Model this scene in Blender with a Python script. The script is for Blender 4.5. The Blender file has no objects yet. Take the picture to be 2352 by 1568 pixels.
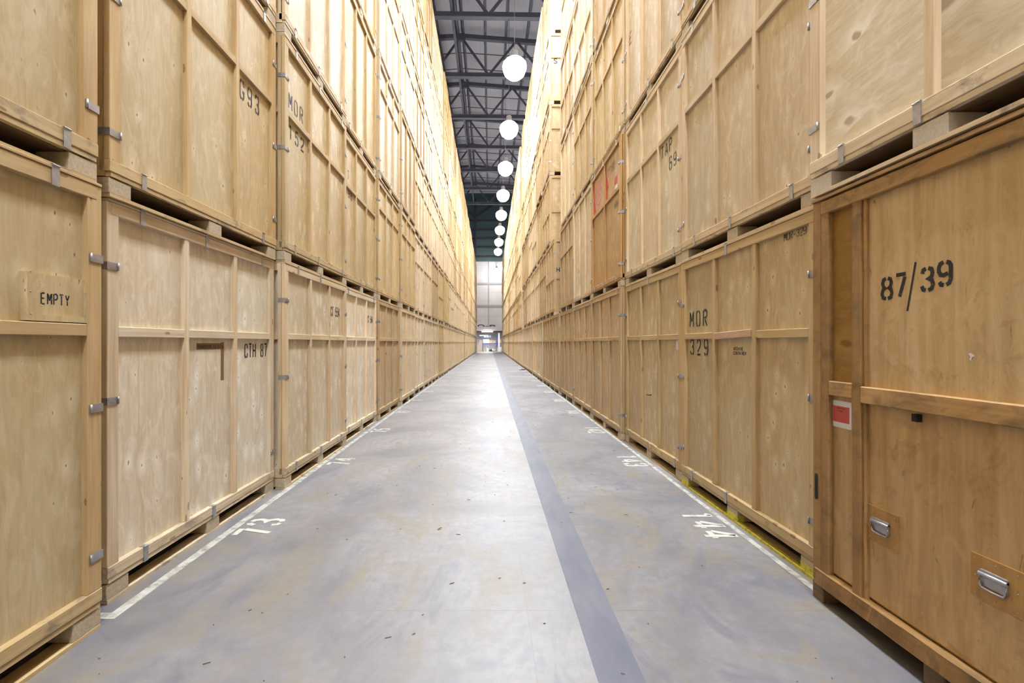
import bpy, bmesh, math, random
from mathutils import Vector, Matrix
random.seed(7)
SC = bpy.context.scene
COL = SC.collection
PI = math.pi
# ------------------------------------------------------------------ camera, world, exposure, light
F = 1100.0; VX, VY = 1125.0, 787.0; CH = 1.5          # focal length in px, vanishing point, eye height
cd = bpy.data.cameras.new('camera'); cam = bpy.data.objects.new('camera', cd); COL.objects.link(cam)
cam.location = (0, 0, CH); cam.rotation_euler = (PI/2, 0, 0)
cd.sensor_width = 36.0; cd.lens = 36.0*F/2352; cd.shift_x = (1176-VX)/2352; cd.shift_y = (VY-784)/2352
cd.clip_start = 0.05; cd.clip_end = 300
SC.camera = cam
w = bpy.data.worlds.new('world'); SC.world = w; w.use_nodes = True
w.node_tree.nodes['Background'].inputs[0].default_value = (0.8, 0.85, 1, 1)
w.node_tree.nodes['Background'].inputs[1].default_value = 0.02
SC.view_settings.view_transform = 'Standard'; SC.view_settings.look = 'None'
SC.view_settings.gamma = 1; SC.view_settings.exposure = 0.0; SC.view_settings.use_curve_mapping = False
SC.cycles.diffuse_bounces = 4; SC.cycles.max_bounces = 7; SC.cycles.adaptive_threshold = 0.1; SC.cycles.adaptive_min_samples = 16; SC.cycles.glossy_bounces = 3
SC.cycles.caustics_reflective = False; SC.cycles.sample_clamp_indirect = 6
LAMP_X, LAMP_Z, LAMP_DY = 1.02, 12.9, 5.7
LAMP_YS = [19.75 + LAMP_DY*i for i in range(-5, 8)]
LAMP_POWER = 2600.0         # all-round glow of each lamp
LAMP_DOWN = 8200.0          # what its reflector throws downward
LAMP_COLOR = (0.88, 0.945, 1.0)

# ------------------------------------------------------------------ mesh helpers
def box(bm, x0, x1, y0, y1, z0, z1, mi=0, rot=None):
    vs = [bm.verts.new(p) for p in ((x0,y0,z0),(x1,y0,z0),(x1,y1,z0),(x0,y1,z0),(x0,y0,z1),(x1,y0,z1),(x1,y1,z1),(x0,y1,z1))]
    if rot is not None:
        for v in vs: v.co = rot @ v.co
    for f in ((0,3,2,1),(4,5,6,7),(0,1,5,4),(1,2,6,5),(2,3,7,6),(3,0,4,7)):
        fa = bm.faces.new([vs[i] for i in f]); fa.material_index = mi
    return vs

def bevel(bm, d, seg=1):
    bmesh.ops.bevel(bm, geom=list(bm.edges), offset=d, segments=seg, affect='EDGES', profile=0.6)

def beam(bm, a, b, wd, hd, mi=0):
    """box beam from a to b, wd across (sideways), hd high"""
    a, b = Vector(a), Vector(b); d = (b-a); L = d.length; d.normalize()
    s = d.cross(Vector((0,0,1)))
    if s.length < 1e-4: s = Vector((1,0,0))
    s.normalize(); u = s.cross(d)
    q = []
    for p in (a, b):
        for i, j in ((-1,-1),(1,-1),(1,1),(-1,1)):
            q.append(bm.verts.new(p + s*(i*wd/2) + u*(j*hd/2)))
    for f in ((3,2,1,0),(4,5,6,7),(0,1,5,4),(1,2,6,5),(2,3,7,6),(3,0,4,7)):
        bm.faces.new([q[i] for i in f]).material_index = mi

def tube(bm, pts, r, n=8, closed=False, mi=0):
    pts = [Vector(p) for p in pts]; rings = []
    N = len(pts)
    for i, p in enumerate(pts):
        if closed: t = pts[(i+1) % N]-pts[i-1]
        else: t = pts[min(i+1, N-1)]-pts[max(i-1, 0)]
        t.normalize()
        s = t.cross(Vector((0,0,1)))
        if s.length < 1e-3: s = t.cross(Vector((1,0,0)))
        s.normalize(); u = t.cross(s)
        rings.append([bm.verts.new(p + s*(r*math.cos(2*PI*k/n)) + u*(r*math.sin(2*PI*k/n))) for k in range(n)])
    rng = range(N) if closed else range(N-1)
    for i in rng:
        A, B = rings[i], rings[(i+1) % N]
        for k in range(n):
            f = bm.faces.new((A[k], A[(k+1) % n], B[(k+1) % n], B[k])); f.material_index = mi; f.smooth = True
    if not closed:
        bm.faces.new(rings[0]).material_index = mi; bm.faces.new(rings[-1][::-1]).material_index = mi

def lathe(bm, prof, n=24, c=(0,0,0), mi=0):
    rings = []
    for r, z in prof:
        rings.append([bm.verts.new((c[0]+r*math.cos(2*PI*k/n), c[1]+r*math.sin(2*PI*k/n), c[2]+z)) for k in range(n)])
    for A, B in zip(rings, rings[1:]):
        for k in range(n):
            f = bm.faces.new((A[k], A[(k+1) % n], B[(k+1) % n], B[k])); f.smooth = True; f.material_index = mi
    bm.faces.new(rings[0][::-1]).material_index = mi; bm.faces.new(rings[-1]).material_index = mi

def mesh(bm, name, mats):
    bmesh.ops.recalc_face_normals(bm, faces=bm.faces)
    me = bpy.data.meshes.new(name); bm.to_mesh(me); bm.free()
    for m in (mats if isinstance(mats, (list, tuple)) else [mats]): me.materials.append(m)
    return me

def link(name, me, parent=None, loc=(0,0,0), rotz=0.0):
    o = bpy.data.objects.new(name, me); COL.objects.link(o)
    if parent is not None: o.parent = parent
    o.location = loc; o.rotation_euler = (0, 0, rotz)
    return o

def empty(name, loc=(0,0,0), rotz=0.0):
    o = bpy.data.objects.new(name, None); COL.objects.link(o); o.empty_display_size = 0.2
    o.location = loc; o.rotation_euler = (0, 0, rotz); return o

def tag(o, label, cat, group=None, kind=None):
    o['label'] = label; o['category'] = cat
    if group: o['group'] = group
    if kind: o['kind'] = kind
    return o

def struct(name, bm, m, label=None):
    o = link(name, mesh(bm, name, m)); o['kind'] = 'structure'
    if label: o['label'] = label
    return o

def B(*args):
    bm = bmesh.new(); box(bm, *args); return bm

# ------------------------------------------------------------------ materials
class NT:
    def __init__(s, name):
        s.m = bpy.data.materials.new(name); s.m.use_nodes = True; s.t = s.m.node_tree; s.n = s.t.nodes
        s.p = s.n['Principled BSDF']
    def node(s, ty, **kw):
        n = s.n.new(ty)
        for k, v in kw.items(): setattr(n, k, v)
        return n
    def lk(s, a, b): s.t.links.new(a, b)
    def val(s, sock, v):
        if hasattr(v, 'is_output') or isinstance(v, bpy.types.NodeSocket): s.lk(v, sock)
        else: sock.default_value = v
    def math(s, op, a, b=None, c=None, clamp=False):
        n = s.node('ShaderNodeMath', operation=op, use_clamp=clamp)
        s.val(n.inputs[0], a)
        if b is not None: s.val(n.inputs[1], b)
        if c is not None: s.val(n.inputs[2], c)
        return n.outputs[0]
    def vmath(s, op, a, b=None):
        n = s.node('ShaderNodeVectorMath', operation=op); s.val(n.inputs[0], a)
        if b is not None: s.val(n.inputs[1], b)
        return n.outputs[0]
    def mix(s, f, a, b, mode='MIX'):
        n = s.node('ShaderNodeMix', data_type='RGBA', blend_type=mode)
        s.val(n.inputs[0], f); s.val(n.inputs[6], a); s.val(n.inputs[7], b); return n.outputs[2]
    def noise(s, v, scale, detail=4, rough=0.55, dist=0.0):
        n = s.node('ShaderNodeTexNoise'); s.lk(v, n.inputs['Vector'])
        n.inputs['Scale'].default_value = scale; n.inputs['Detail'].default_value = detail
        n.inputs['Roughness'].default_value = rough; n.inputs['Distortion'].default_value = dist
        return n.outputs['Fac']
    def ramp(s, f, lo, hi, a=0.0, b=1.0):
        n = s.node('ShaderNodeMapRange', clamp=True); s.lk(f, n.inputs[0])
        n.inputs[1].default_value = lo; n.inputs[2].default_value = hi
        n.inputs[3].default_value = a; n.inputs[4].default_value = b; return n.outputs[0]
    def objco(s): return s.node('ShaderNodeTexCoord').outputs['Object']
    def attr(s, name):
        return s.node('ShaderNodeAttribute', attribute_type='OBJECT', attribute_name=name)
    def bump(s, h, strength, dist):
        n = s.node('ShaderNodeBump'); s.lk(h, n.inputs['Height'])
        n.inputs['Strength'].default_value = strength; n.inputs['Distance'].default_value = dist
        s.lk(n.outputs[0], s.p.inputs['Normal'])

def seeded(t, sc):
    a = t.attr('seed').outputs['Fac']
    co = t.objco()
    cx = t.node('ShaderNodeCombineXYZ')
    t.val(cx.inputs[0], t.math('MULTIPLY', a, 3.17)); t.val(cx.inputs[1], t.math('MULTIPLY', a, 7.31)); t.val(cx.inputs[2], t.math('MULTIPLY', a, 5.77))
    v = t.vmath('ADD', co, cx.outputs[0])
    return co, v, t.vmath('MULTIPLY', v, sc)

def ply_mat(name, horiz=False, knot=1.0, worn=0.0):
    t = NT(name)
    co, v, g = seeded(t, (7, 1.1, 11) if horiz else (7, 11, 1.0))
    tint = t.attr('tint').outputs['Color']
    def tm(r, g_, b): return t.mix(1.0, tint, (r, g_, b, 1), 'MULTIPLY')
    # knots: flat cells over the face, each with a dark heart and a pale flame
    sx = t.node('ShaderNodeSeparateXYZ'); t.lk(v, sx.inputs[0])
    cb = t.node('ShaderNodeCombineXYZ')
    t.val(cb.inputs[0], t.math('MULTIPLY_ADD', sx.outputs[0], 0.9, sx.outputs[1])); t.val(cb.inputs[1], sx.outputs[2])
    kv = t.vmath('MULTIPLY', cb.outputs[0], (2.1, 3.9, 1) if horiz else (7.5, 3.6, 1))
    wob = t.node('ShaderNodeTexNoise'); t.lk(kv, wob.inputs['Vector']); wob.inputs['Scale'].default_value = 3.0
    kv2 = t.vmath('ADD', kv, t.vmath('MULTIPLY', wob.outputs['Color'], (0.2, 0.2, 0)))
    vo = t.node('ShaderNodeTexVoronoi', voronoi_dimensions='2D'); t.lk(kv2, vo.inputs['Vector']); vo.inputs['Scale'].default_value = 1.0
    sel = t.node('ShaderNodeSeparateColor'); t.lk(vo.outputs['Color'], sel.inputs[0])
    patchy = t.ramp(t.noise(t.vmath('MULTIPLY', v, (1, 1.1, 0.6)), 1.3, 1), 0.36, 0.52)
    on = t.math('MULTIPLY', t.math('GREATER_THAN', sel.outputs[0], 0.36), patchy if not horiz else 1.0)
    d = vo.outputs['Distance']
    rad = t.math('MULTIPLY_ADD', sel.outputs[1], 0.045 if not horiz else 0.12, 0.022 if not horiz else 0.07)
    core = t.math('MULTIPLY', t.math('SUBTRACT', 1.0, t.math('SMOOTH_MIN', t.math('DIVIDE', d, rad), 1.0, 0.25), clamp=True), on)
    core = t.ramp(core, 0.05, 0.45)
    halo = t.math('MULTIPLY', t.ramp(d, 0.05, 0.48, 1.0, 0.0), on)
    # grain bent round the knots
    cz = t.node('ShaderNodeCombineXYZ'); t.val(cz.inputs[1 if not horiz else 2], t.math('MULTIPLY', halo, 1.1)); t.val(cz.inputs[0], t.math('MULTIPLY', halo, 0.6))
    gg = t.vmath('ADD', g, cz.outputs[0])
    fine = t.noise(gg, 2.2, 6, 0.62, 1.4)
    med = t.noise(t.vmath('MULTIPLY', v, (1, 1, 0.35) if not horiz else (1, 0.3, 1)), 2.6, 3, 0.5, 0.8)
    c = t.mix(t.ramp(fine, 0.3, 0.72), tm(0.83, 0.78, 0.70), tm(1.07, 1.06, 1.05))
    c = t.mix(t.ramp(med, 0.35, 0.7, 0.9, 0), c, t.mix(1.0, c, (0.91, 0.86, 0.77, 1), 'MULTIPLY'))
    cl = t.noise(t.vmath('MULTIPLY', v, (1, 2.4, 1.1) if not horiz else (1, 1.1, 2.4)), 3.4, 5, 0.6, 1.8)
    c = t.mix(t.ramp(cl, 0.50, 0.66, 0, 0.55), c, tm(1.13, 1.15, 1.20))
    c = t.mix(t.math('MULTIPLY', t.math('POWER', halo, 1.6), 0.85*knot), c, tm(1.24, 1.28, 1.38))
    c = t.mix(t.math('MULTIPLY', core, 0.9*knot), c, tm(0.36, 0.27, 0.20) if not horiz else tm(0.56, 0.48, 0.42))
    if worn > 0:
        st = t.noise(t.vmath('MULTIPLY', v, (5, 9, 0.5)), 1.3, 4, 0.6, 0.6)
        c = t.mix(t.ramp(st, 0.45, 0.7, 0, 0.7), c, tm(1.22, 1.26, 1.36))
        c = t.mix(t.ramp(st, 0.25, 0.42, 0.6, 0), c, tm(0.78, 0.70, 0.60))
        ws = t.noise(v, 4.2, 5, 0.65, 1.8)
        c = t.mix(t.ramp(ws, 0.58, 0.74, 0, 0.6*worn), c, tm(0.60, 0.47, 0.36))
        sc2 = t.noise(t.vmath('MULTIPLY', v, (14, 20, 5)), 1.0, 3, 0.6, 2.0)
        c = t.mix(t.ramp(sc2, 0.67, 0.74, 0, 0.55*worn), c, (0.12, 0.075, 0.04, 1))
    t.lk(c, t.p.inputs['Base Color'])
    t.val(t.p.inputs['Roughness'], t.ramp(med, 0.3, 0.7, 0.42, 0.58))
    t.p.inputs['Specular IOR Level'].default_value = 0.35
    t.bump(fine, 0.08, 0.004)
    return t.m

def timber_mat(name, axis, dirt=0.0, mul=(1, 0.96, 0.9)):
    t = NT(name)
    sc = {'z': (26, 26, 1.0), 'y': (26, 1.0, 26)}[axis]
    co, v, g = seeded(t, sc)
    tint = t.mix(1.0, t.attr('tint').outputs['Color'], (*mul, 1), 'MULTIPLY')
    fine = t.noise(g, 1.0, 4, 0.6, 0.9)
    c = t.mix(t.ramp(fine, 0.32, 0.72), t.mix(1.0, tint, (0.80, 0.74, 0.66, 1), 'MULTIPLY'), t.mix(1.0, tint, (1.08, 1.08, 1.06, 1), 'MULTIPLY'))
    lg = t.noise(v, 1.7, 2)
    c = t.mix(t.ramp(lg, 0.4, 0.65), t.mix(1.0, c, (0.92, 0.87, 0.80, 1), 'MULTIPLY'), c)
    kv = t.vmath('MULTIPLY', v, {'z': (9, 9, 3.2), 'y': (9, 3.2, 9)}[axis])
    vo = t.node('ShaderNodeTexVoronoi'); t.lk(kv, vo.inputs['Vector']); vo.inputs['Scale'].default_value = 1.0
    core = t.math('LESS_THAN', vo.outputs['Distance'], 0.105)
    c = t.mix(t.math('MULTIPLY', core, 0.75), c, t.mix(1.0, tint, (0.42, 0.28, 0.2, 1), 'MULTIPLY'))
    if dirt > 0:
        dn = t.noise(t.vmath('MULTIPLY', v, (8, 4.5, 8)), 1.0, 5, 0.65, 0.6)
        c = t.mix(t.ramp(dn, 0.54 if dirt in (0.7,) else 0.47, 0.70, 0, dirt), c, (0.16, 0.13, 0.115, 1) if dirt in (0.7,) else (0.13, 0.085, 0.045, 1))
    t.lk(c, t.p.inputs['Base Color']); t.p.inputs['Roughness'].default_value = 0.6
    t.p.inputs['Specular IOR Level'].default_value = 0.3
    t.bump(fine, 0.15, 0.003)
    return t.m

def plain(name, col, rough=0.5, metal=0.0, var=0.0, scale=8.0, emis=None, strength=0.0, spec=0.5):
    t = NT(name)
    if var > 0:
        n = t.noise(t.objco(), scale, 5, 0.6)
        c = t.mix(t.ramp(n, 0.3, 0.7), tuple(x*(1-var) for x in col)+(1,), tuple(min(1, x*(1+var)) for x in col)+(1,))
        t.lk(c, t.p.inputs['Base Color'])
    else: t.p.inputs['Base Color'].default_value = (*col, 1)
    t.p.inputs['Roughness'].default_value = rough; t.p.inputs['Metallic'].default_value = metal
    t.p.inputs['Specular IOR Level'].default_value = spec
    if emis:
        t.p.inputs['Emission Color'].default_value = (*emis, 1); t.p.inputs['Emission Strength'].default_value = strength
    return t.m

def floor_mat():
    t = NT('concrete'); co = t.objco()
    sx = t.node('ShaderNodeSeparateXYZ'); t.lk(co, sx.inputs[0])
    right = t.math('GREATER_THAN', sx.outputs[0], 0.585)
    big = t.noise(co, 0.55, 5, 0.62, 0.7)
    swirl = t.noise(t.vmath('MULTIPLY', co, (1.3, 0.55, 1)), 1.25, 6, 0.66, 2.2)
    fine = t.noise(co, 14, 6, 0.7)
    base = t.mix(t.ramp(big, 0.35, 0.65), (0.15, 0.145, 0.162, 1), (0.305, 0.295, 0.315, 1))
    base = t.mix(t.ramp(swirl, 0.50, 0.64, 0, 0.8), base, (0.245, 0.205, 0.16, 1))
    base = t.mix(t.ramp(swirl, 0.32, 0.47, 0.8, 0), base, (0.135, 0.135, 0.18, 1))
    base = t.mix(t.ramp(fine, 0.35, 0.7, 0.0, 0.40), base, (0.145, 0.14, 0.145, 1))
    sp = t.noise(t.vmath('MULTIPLY', co, (5, 3, 1)), 6, 2, 0.5, 1.0)
    base = t.mix(t.ramp(sp, 0.73, 0.77, 0, 0.55), base, (0.15, 0.145, 0.14, 1))
    # saw-cut joints
    jy = t.math('ABSOLUTE', t.math('SUBTRACT', t.math('FRACT', t.math('DIVIDE', sx.outputs[1], 6.1)), 0.44))
    j1 = t.math('LESS_THAN', jy, 0.0007)
    jx = t.math('LESS_THAN', t.math('ABSOLUTE', t.math('SUBTRACT', sx.outputs[0], 0.21)), 0.002)
    base = t.mix(t.math('MULTIPLY', t.math('MAXIMUM', j1, jx), 0.6), base, (0.17, 0.16, 0.16, 1))
    t.lk(base, t.p.inputs['Base Color'])
    r = t.math('ADD', t.ramp(swirl, 0.3, 0.7, 0.42, 0.53), t.ramp(fine, 0.3, 0.7, 0, 0.06))
    r = t.math('ADD', r, t.math('MULTIPLY', right, 0.12))
    t.lk(r, t.p.inputs['Roughness'])
    t.lk(t.math('MULTIPLY_ADD', right, -0.6, 1.0), t.p.inputs['Specular IOR Level'])
    t.bump(fine, 0.03, 0.003)
    return t.m

def strip_mat():
    t = NT('resin_infill'); co = t.objco()
    n = t.noise(t.vmath('MULTIPLY', co, (3, 0.8, 1)), 2.5, 5)
    c = t.mix(t.ramp(n, 0.35, 0.7), (0.125, 0.13, 0.18, 1), (0.165, 0.17, 0.215, 1))
    t.lk(c, t.p.inputs['Base Color']); t.p.inputs['Roughness'].default_value = 0.5; t.p.inputs['Specular IOR Level'].default_value = 0.3
    return t.m

def paint_mat(name, col, wear=0.5, scale=9.0):
    t = NT(name); co = t.objco()
    n = t.noise(co, scale, 5, 0.68)
    out = t.n['Material Output']
    tr = t.node('ShaderNodeBsdfTransparent'); mx = t.node('ShaderNodeMixShader')
    t.lk(t.ramp(n, 0.60-0.24*wear, 0.80-0.14*wear, 0.10*wear, 0.72), mx.inputs[0])
    t.lk(t.p.outputs[0], mx.inputs[1]); t.lk(tr.outputs[0], mx.inputs[2]); t.lk(mx.outputs[0], out.inputs[0])
    t.p.inputs['Base Color'].default_value = (*col, 1); t.p.inputs['Roughness'].default_value = 0.6
    return t.m

def cladding_mat(name, col, period, axis, rough=0.6, amp=0.12):
    t = NT(name); sx = t.node('ShaderNodeSeparateXYZ'); t.lk(t.objco(), sx.inputs[0])
    f = t.math('FRACT', t.math('DIVIDE', sx.outputs[axis], period))
    e = t.math('LESS_THAN', f, 0.08)
    n = t.noise(t.objco(), 0.5, 3)
    c = t.mix(t.ramp(n, 0.3, 0.7), tuple(x*0.92 for x in col)+(1,), tuple(x*1.06 for x in col)+(1,))
    c = t.mix(t.math('MULTIPLY', e, amp), c, tuple(x*0.3 for x in col)+(1,))
    t.lk(c, t.p.inputs['Base Color']); t.p.inputs['Roughness'].default_value = rough
    return t.m

M_PLY = ply_mat('plywood'); M_PLYH = ply_mat('plywood_cross_grain', horiz=True); M_PLYO = ply_mat('old_plywood', knot=0.25, worn=1.0)
M_TZ = timber_mat('timber_upright', 'z', mul=(1.04, 0.975, 0.90)); M_TY = timber_mat('timber_rail', 'y')
M_TD = timber_mat('timber_base_rail', 'y', dirt=0.7)
M_TZO = timber_mat('old_timber_upright', 'z', dirt=0.62, mul=(0.84, 0.77, 0.68)); M_TYO = timber_mat('old_timber_rail', 'y', dirt=0.85)
M_CHIP = plain('chipboard', (0.50, 0.42, 0.30), 0.8, var=0.18, scale=60)
M_CHIPW = plain('pale_chipboard', (0.62, 0.57, 0.49), 0.8, var=0.12, scale=90)
M_CLIP = plain('galvanised_steel', (0.42, 0.42, 0.45), 0.42, 0.75, var=0.15, scale=30)
M_CLIPD = plain('dark_steel', (0.06, 0.06, 0.07), 0.4, 0.6)
M_INK = paint_mat('black_stencil_paint', (0.018, 0.017, 0.02), 0.12, 30)
M_INKF = paint_mat('faded_stencil_paint', (0.09, 0.075, 0.06), 0.4, 60)
M_INKR = paint_mat('red_brown_marking', (0.33, 0.07, 0.04), 0.5, 40)
M_RED = plain('red_plastic', (0.65, 0.03, 0.02), 0.4)
M_REDP = paint_mat('red_paint', (0.62, 0.085, 0.07), 0.35, 7)
M_PINK = paint_mat('thin_pink_paint', (0.72, 0.33, 0.30), 0.6, 12)
M_YEL = paint_mat('yellow_paint', (0.66, 0.58, 0.06), 0.5, 22)
M_WHT = paint_mat('white_floor_paint', (0.56, 0.55, 0.50), 0.7, 9)
M_NUM = paint_mat('white_number_paint', (0.62, 0.61, 0.55), 0.35, 7)
M_PAPER = plain('white_paper', (0.78, 0.77, 0.82), 0.6)
M_REDPAPER = plain('red_paper', (0.55, 0.095, 0.085), 0.6)
M_TAPE = plain('brown_tape', (0.22, 0.13, 0.055), 0.3, spec=0.6)
M_HOLE = plain('dark_hole', (0.02, 0.018, 0.015), 0.9)
M_STEEL = plain('painted_steel', (0.075, 0.073, 0.095), 0.6, var=0.1, scale=2, spec=0.2)
M_RUST = plain('red_oxide_steel', (0.12, 0.05, 0.05), 0.6)
M_ROOF = cladding_mat('roof_sheet', (0.31, 0.30, 0.335), 0.33, 0, 0.6, 0.15)
M_TEAL = cladding_mat('dark_green_cladding', (0.10, 0.17, 0.18), 1.0, 0, 0.6, 0.2)
M_WALL = cladding_mat('white_wall_sheet', (0.82, 0.82, 0.88), 2.0, 2, 0.5, 0.1)
M_WALL2 = plain('painted_block_wall', (0.70, 0.69, 0.73), 0.8, var=0.06)
M_WHITE = plain('white_steel', (0.75, 0.75, 0.80), 0.45)
M_GREY = plain('grey_steel', (0.45, 0.46, 0.52), 0.5)
M_BLUE = plain('blue_rack_steel', (0.06, 0.075, 0.30), 0.45)
M_CARD = plain('cardboard', (0.52, 0.37, 0.22), 0.8, var=0.1)
M_BLACK = plain('black_plastic', (0.03, 0.03, 0.04), 0.5)
M_LAMP = plain('lamp_glow', (0.9, 0.9, 0.9), 0.3, emis=(1, 0.99, 0.97), strength=14)
M_TUBE = plain('tube_glow', (0.9, 0.9, 0.9), 0.3, emis=(1, 1, 1), strength=9)
M_LAMP.cycles.emission_sampling = 'NONE'; M_TUBE.cycles.emission_sampling = 'NONE'
M_HOUS = plain('lamp_housing_metal', (0.55, 0.55, 0.57), 0.4, 0.5)
M_GREEN = plain('exit_sign_green', (0.0, 0.20, 0.10), 0.4)
M_SIGNW = plain('exit_sign_white', (0.7, 0.78, 0.74), 0.4)
M_FLOOR = floor_mat(); M_STRIP = strip_mat()
M_DEBRIS = plain('splinter_wood', (0.20, 0.16, 0.12), 0.8, var=0.3)

TINTS = {'pale': (0.74, 0.652, 0.505), 'cream': (0.765, 0.692, 0.57), 'honey': (0.61, 0.50, 0.315), 'tan': (0.555, 0.44, 0.285), 'brown': (0.50, 0.335, 0.165), 'white': (0.82, 0.755, 0.64)}

# ------------------------------------------------------------------ the hall
YB, YE = -14.0, 82.0
struct('floor', B(-10, 10, YB, 90, -0.2, 0), M_FLOOR)
bm = bmesh.new(); box(bm, 0.48, 0.69, YB, 80.5, -0.01, 0.0015); struct('floor_infill_strip', bm, M_STRIP, 'grey resin repair strip running along the concrete floor')
bm = bmesh.new(); box(bm, -10, 10, 80.2, 80.45, -0.01, 0.03); struct('trim_1', bm, M_WHITE, 'pale threshold strip at the far end of the aisle')
APX, APZ = -1.87, 21.35
def roof_z(x): return APZ - 0.068*abs(x-APX)
bm = bmesh.new()
for x0, x1 in ((-11, APX), (APX, 11)):
    z0, z1 = roof_z(x0)+0.42, roof_z(x1)+0.42
    q = [bm.verts.new(p) for p in ((x0,YB,z0),(x1,YB,z1),(x1,61,z1),(x0,61,z0),(x0,YB,z0+.15),(x1,YB,z1+.15),(x1,61,z1+.15),(x0,61,z0+.15))]
    for f in ((0,3,2,1),(4,5,6,7),(0,1,5,4),(1,2,6,5),(2,3,7,6),(3,0,4,7)): bm.faces.new([q[i] for i in f])
box(bm, -11, 11, 60.9, 83.5, 27, 27.2); box(bm, -11, 11, 60.9, 61.1, 20.6, 27)
struct('ceiling', bm, M_ROOF)
struct('wall_left', B(-10.4, -10, YB, 90, 0, 27), M_WALL2)
struct('wall_right', B(10, 10.4, YB, 90, 0, 27), M_WALL2)
struct('wall_back', B(-10.4, 10.4, YB-0.3, YB, 0, 22), M_WALL2)
struct('wall_far', B(-10.4, 10.4, 82.0, 82.3, 4.25, 15.4), M_WALL, 'white sheeted end wall above the mezzanine')
struct('wall_gable', B(-10.4, 10.4, 81.9, 82.3, 15.4, 27), M_TEAL, 'dark green cladding high on the end wall')
struct('wall_store', B(-10.4, 10.4, 87.5, 87.8, 0, 4.1), M_WALL2, 'grey wall behind the storage racking')
# wall rails and joints
bm = bmesh.new()
for z in (11.6, 7.8): box(bm, -4, 4, 81.85, 82.0, z-0.16, z+0.16)
struct('trim_2', bm, M_GREY, 'grey horizontal rails on the white end wall')
bm = bmesh.new()
for x in (-0.2, 3.4, -3.8): box(bm, x-0.07, x+0.07, 81.9, 82.0, 4.25, 15.4)
struct('trim_3', bm, M_GREY, 'vertical joints on the white end wall')
bm = bmesh.new()
for z in (16.2, 17.8, 19.3, 20.8, 22.4): box(bm, -6, 6, 81.7, 81.9, z-0.1, z+0.1)
struct('trim_4', bm, M_STEEL, 'dark horizontal girts on the gable cladding')
bm = bmesh.new(); box(bm, -2.6, -2.3, 81.3, 81.6, 15, 26)
beam(bm, (-2.45, 81.4, 22.9), (1.3, 81.4, 25.6), 0.25, 0.3); beam(bm, (-2.45, 81.4, 22.9), (-6.2, 81.4, 25.6), 0.25, 0.3)
struct('column', bm, M_STEEL, 'grey steel wind post with two braces on the gable wall')

# trusses
def truss(y):
    r = empty('roof_truss', (0, y, 0), math.radians(1.15)); r['kind'] = 'structure'
    hb = 18.77
    bm = bmesh.new(); box(bm, -9.8, 9.8, -0.06, 0.06, hb-0.02, hb+0.24); box(bm, -9.8, 9.8, -0.16, 0.16, hb-0.08, hb-0.02)
    link('bottom_chord', mesh(bm, 'bottom_chord', M_STEEL), r)
    bm = bmesh.new()
    for x0, x1 in ((-9.8, APX), (APX, 9.8)):
        beam(bm, (x0, 0, roof_z(x0)), (x1, 0, roof_z(x1)), 0.26, 0.26)
    box(bm, APX-0.28, APX+0.28, -0.1, 0.1, roof_z(APX)-0.3, roof_z(APX)+0.16)
    link('top_chord', mesh(bm, 'top_chord', M_STEEL), r)
    bm = bmesh.new()
    tops = [APX+3.6*k for k in range(-2, 4)]; bots = [APX+1.8+3.6*k for k in range(-3, 3)]
    for tx in tops:
        for bx in bots:
            if abs(tx-bx) < 2: beam(bm, (tx, 0, roof_z(tx)), (bx, 0, hb+0.1), 0.11, 0.13)
    link('web_members', mesh(bm, 'web_members', M_STEEL), r)
for i in range(7): truss(25.4+5.7*i)
bm = bmesh.new()
for x, wd in ((-6.4, .12), (-4.9, .12), (-3.35, .2), (-2.05, .16), (-1.7, .1), (-0.27, .12), (1.05, .16), (2.4, .14), (3.9, .12), (5.4, .12)):
    z = roof_z(x)+0.2; box(bm, x-wd/2, x+wd/2, YB, 61, z-0.08, z+0.14)
struct('roof_purlins', bm, M_STEEL, 'long steel purlins running along under the roof')
bm = bmesh.new()
y = 21.6
while y < 60:
    for k in (-1, 1):
        xx = -9.5 if k < 0 else 9.5
        beam(bm, (xx, y, roof_z(xx)+0.12), (APX, y, roof_z(APX)+0.12), 0.05, 0.05)
    y += 1.9
struct('roof_tie_rods', bm, M_RUST, 'thin dark red tie rods across the roof')
# purlin-level bottom runner seen through the trusses
bm = bmesh.new()
for x in (-2.0,): box(bm, x-0.07, x+0.07, 22, 60, 18.95, 19.1)
struct('roof_bracing', bm, M_STEEL, 'longitudinal steel bracing bars on the truss chords')

# ------------------------------------------------------------------ lamps
def lamp_meshes():
    bm = bmesh.new()
    lathe(bm, [(0.07, -0.54), (0.24, -0.50), (0.40, -0.36), (0.48, -0.16), (0.50, 0.0), (0.47, 0.12), (0.36, 0.24), (0.21, 0.30)], 20)  # glowing dome made oversized so its shape carries the lamp's glare
    dif = mesh(bm, 'refractor', M_LAMP)
    bm = bmesh.new()
    lathe(bm, [(0.21, 0.30), (0.22, 0.36), (0.15, 0.40), (0.14, 0.62), (0.10, 0.66), (0.03, 0.67)], 20)
    hou = mesh(bm, 'housing', M_HOUS)
    bm = bmesh.new(); tube(bm, [(0, 0, 0.66), (0, 0, 8.2)], 0.012, 6)
    wire = mesh(bm, 'suspension_wire', M_STEEL)
    return dif, hou, wire
L_DIF, L_HOU, L_WIRE = lamp_meshes()
ORD = ['', 'first', 'second', 'third', 'fourth', 'fifth', 'sixth', 'seventh', 'eighth', 'ninth', 'tenth', 'eleventh', 'twelfth', 'thirteenth', 'fourteenth',
       'fifteenth', 'sixteenth', 'seventeenth', 'eighteenth', 'nineteenth', 'twentieth']
def ordn(n):
    if n < len(ORD): return ORD[n]
    return '%d%s' % (n, {1: 'st', 2: 'nd', 3: 'rd'}.get(n % 10, 'th'))
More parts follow.
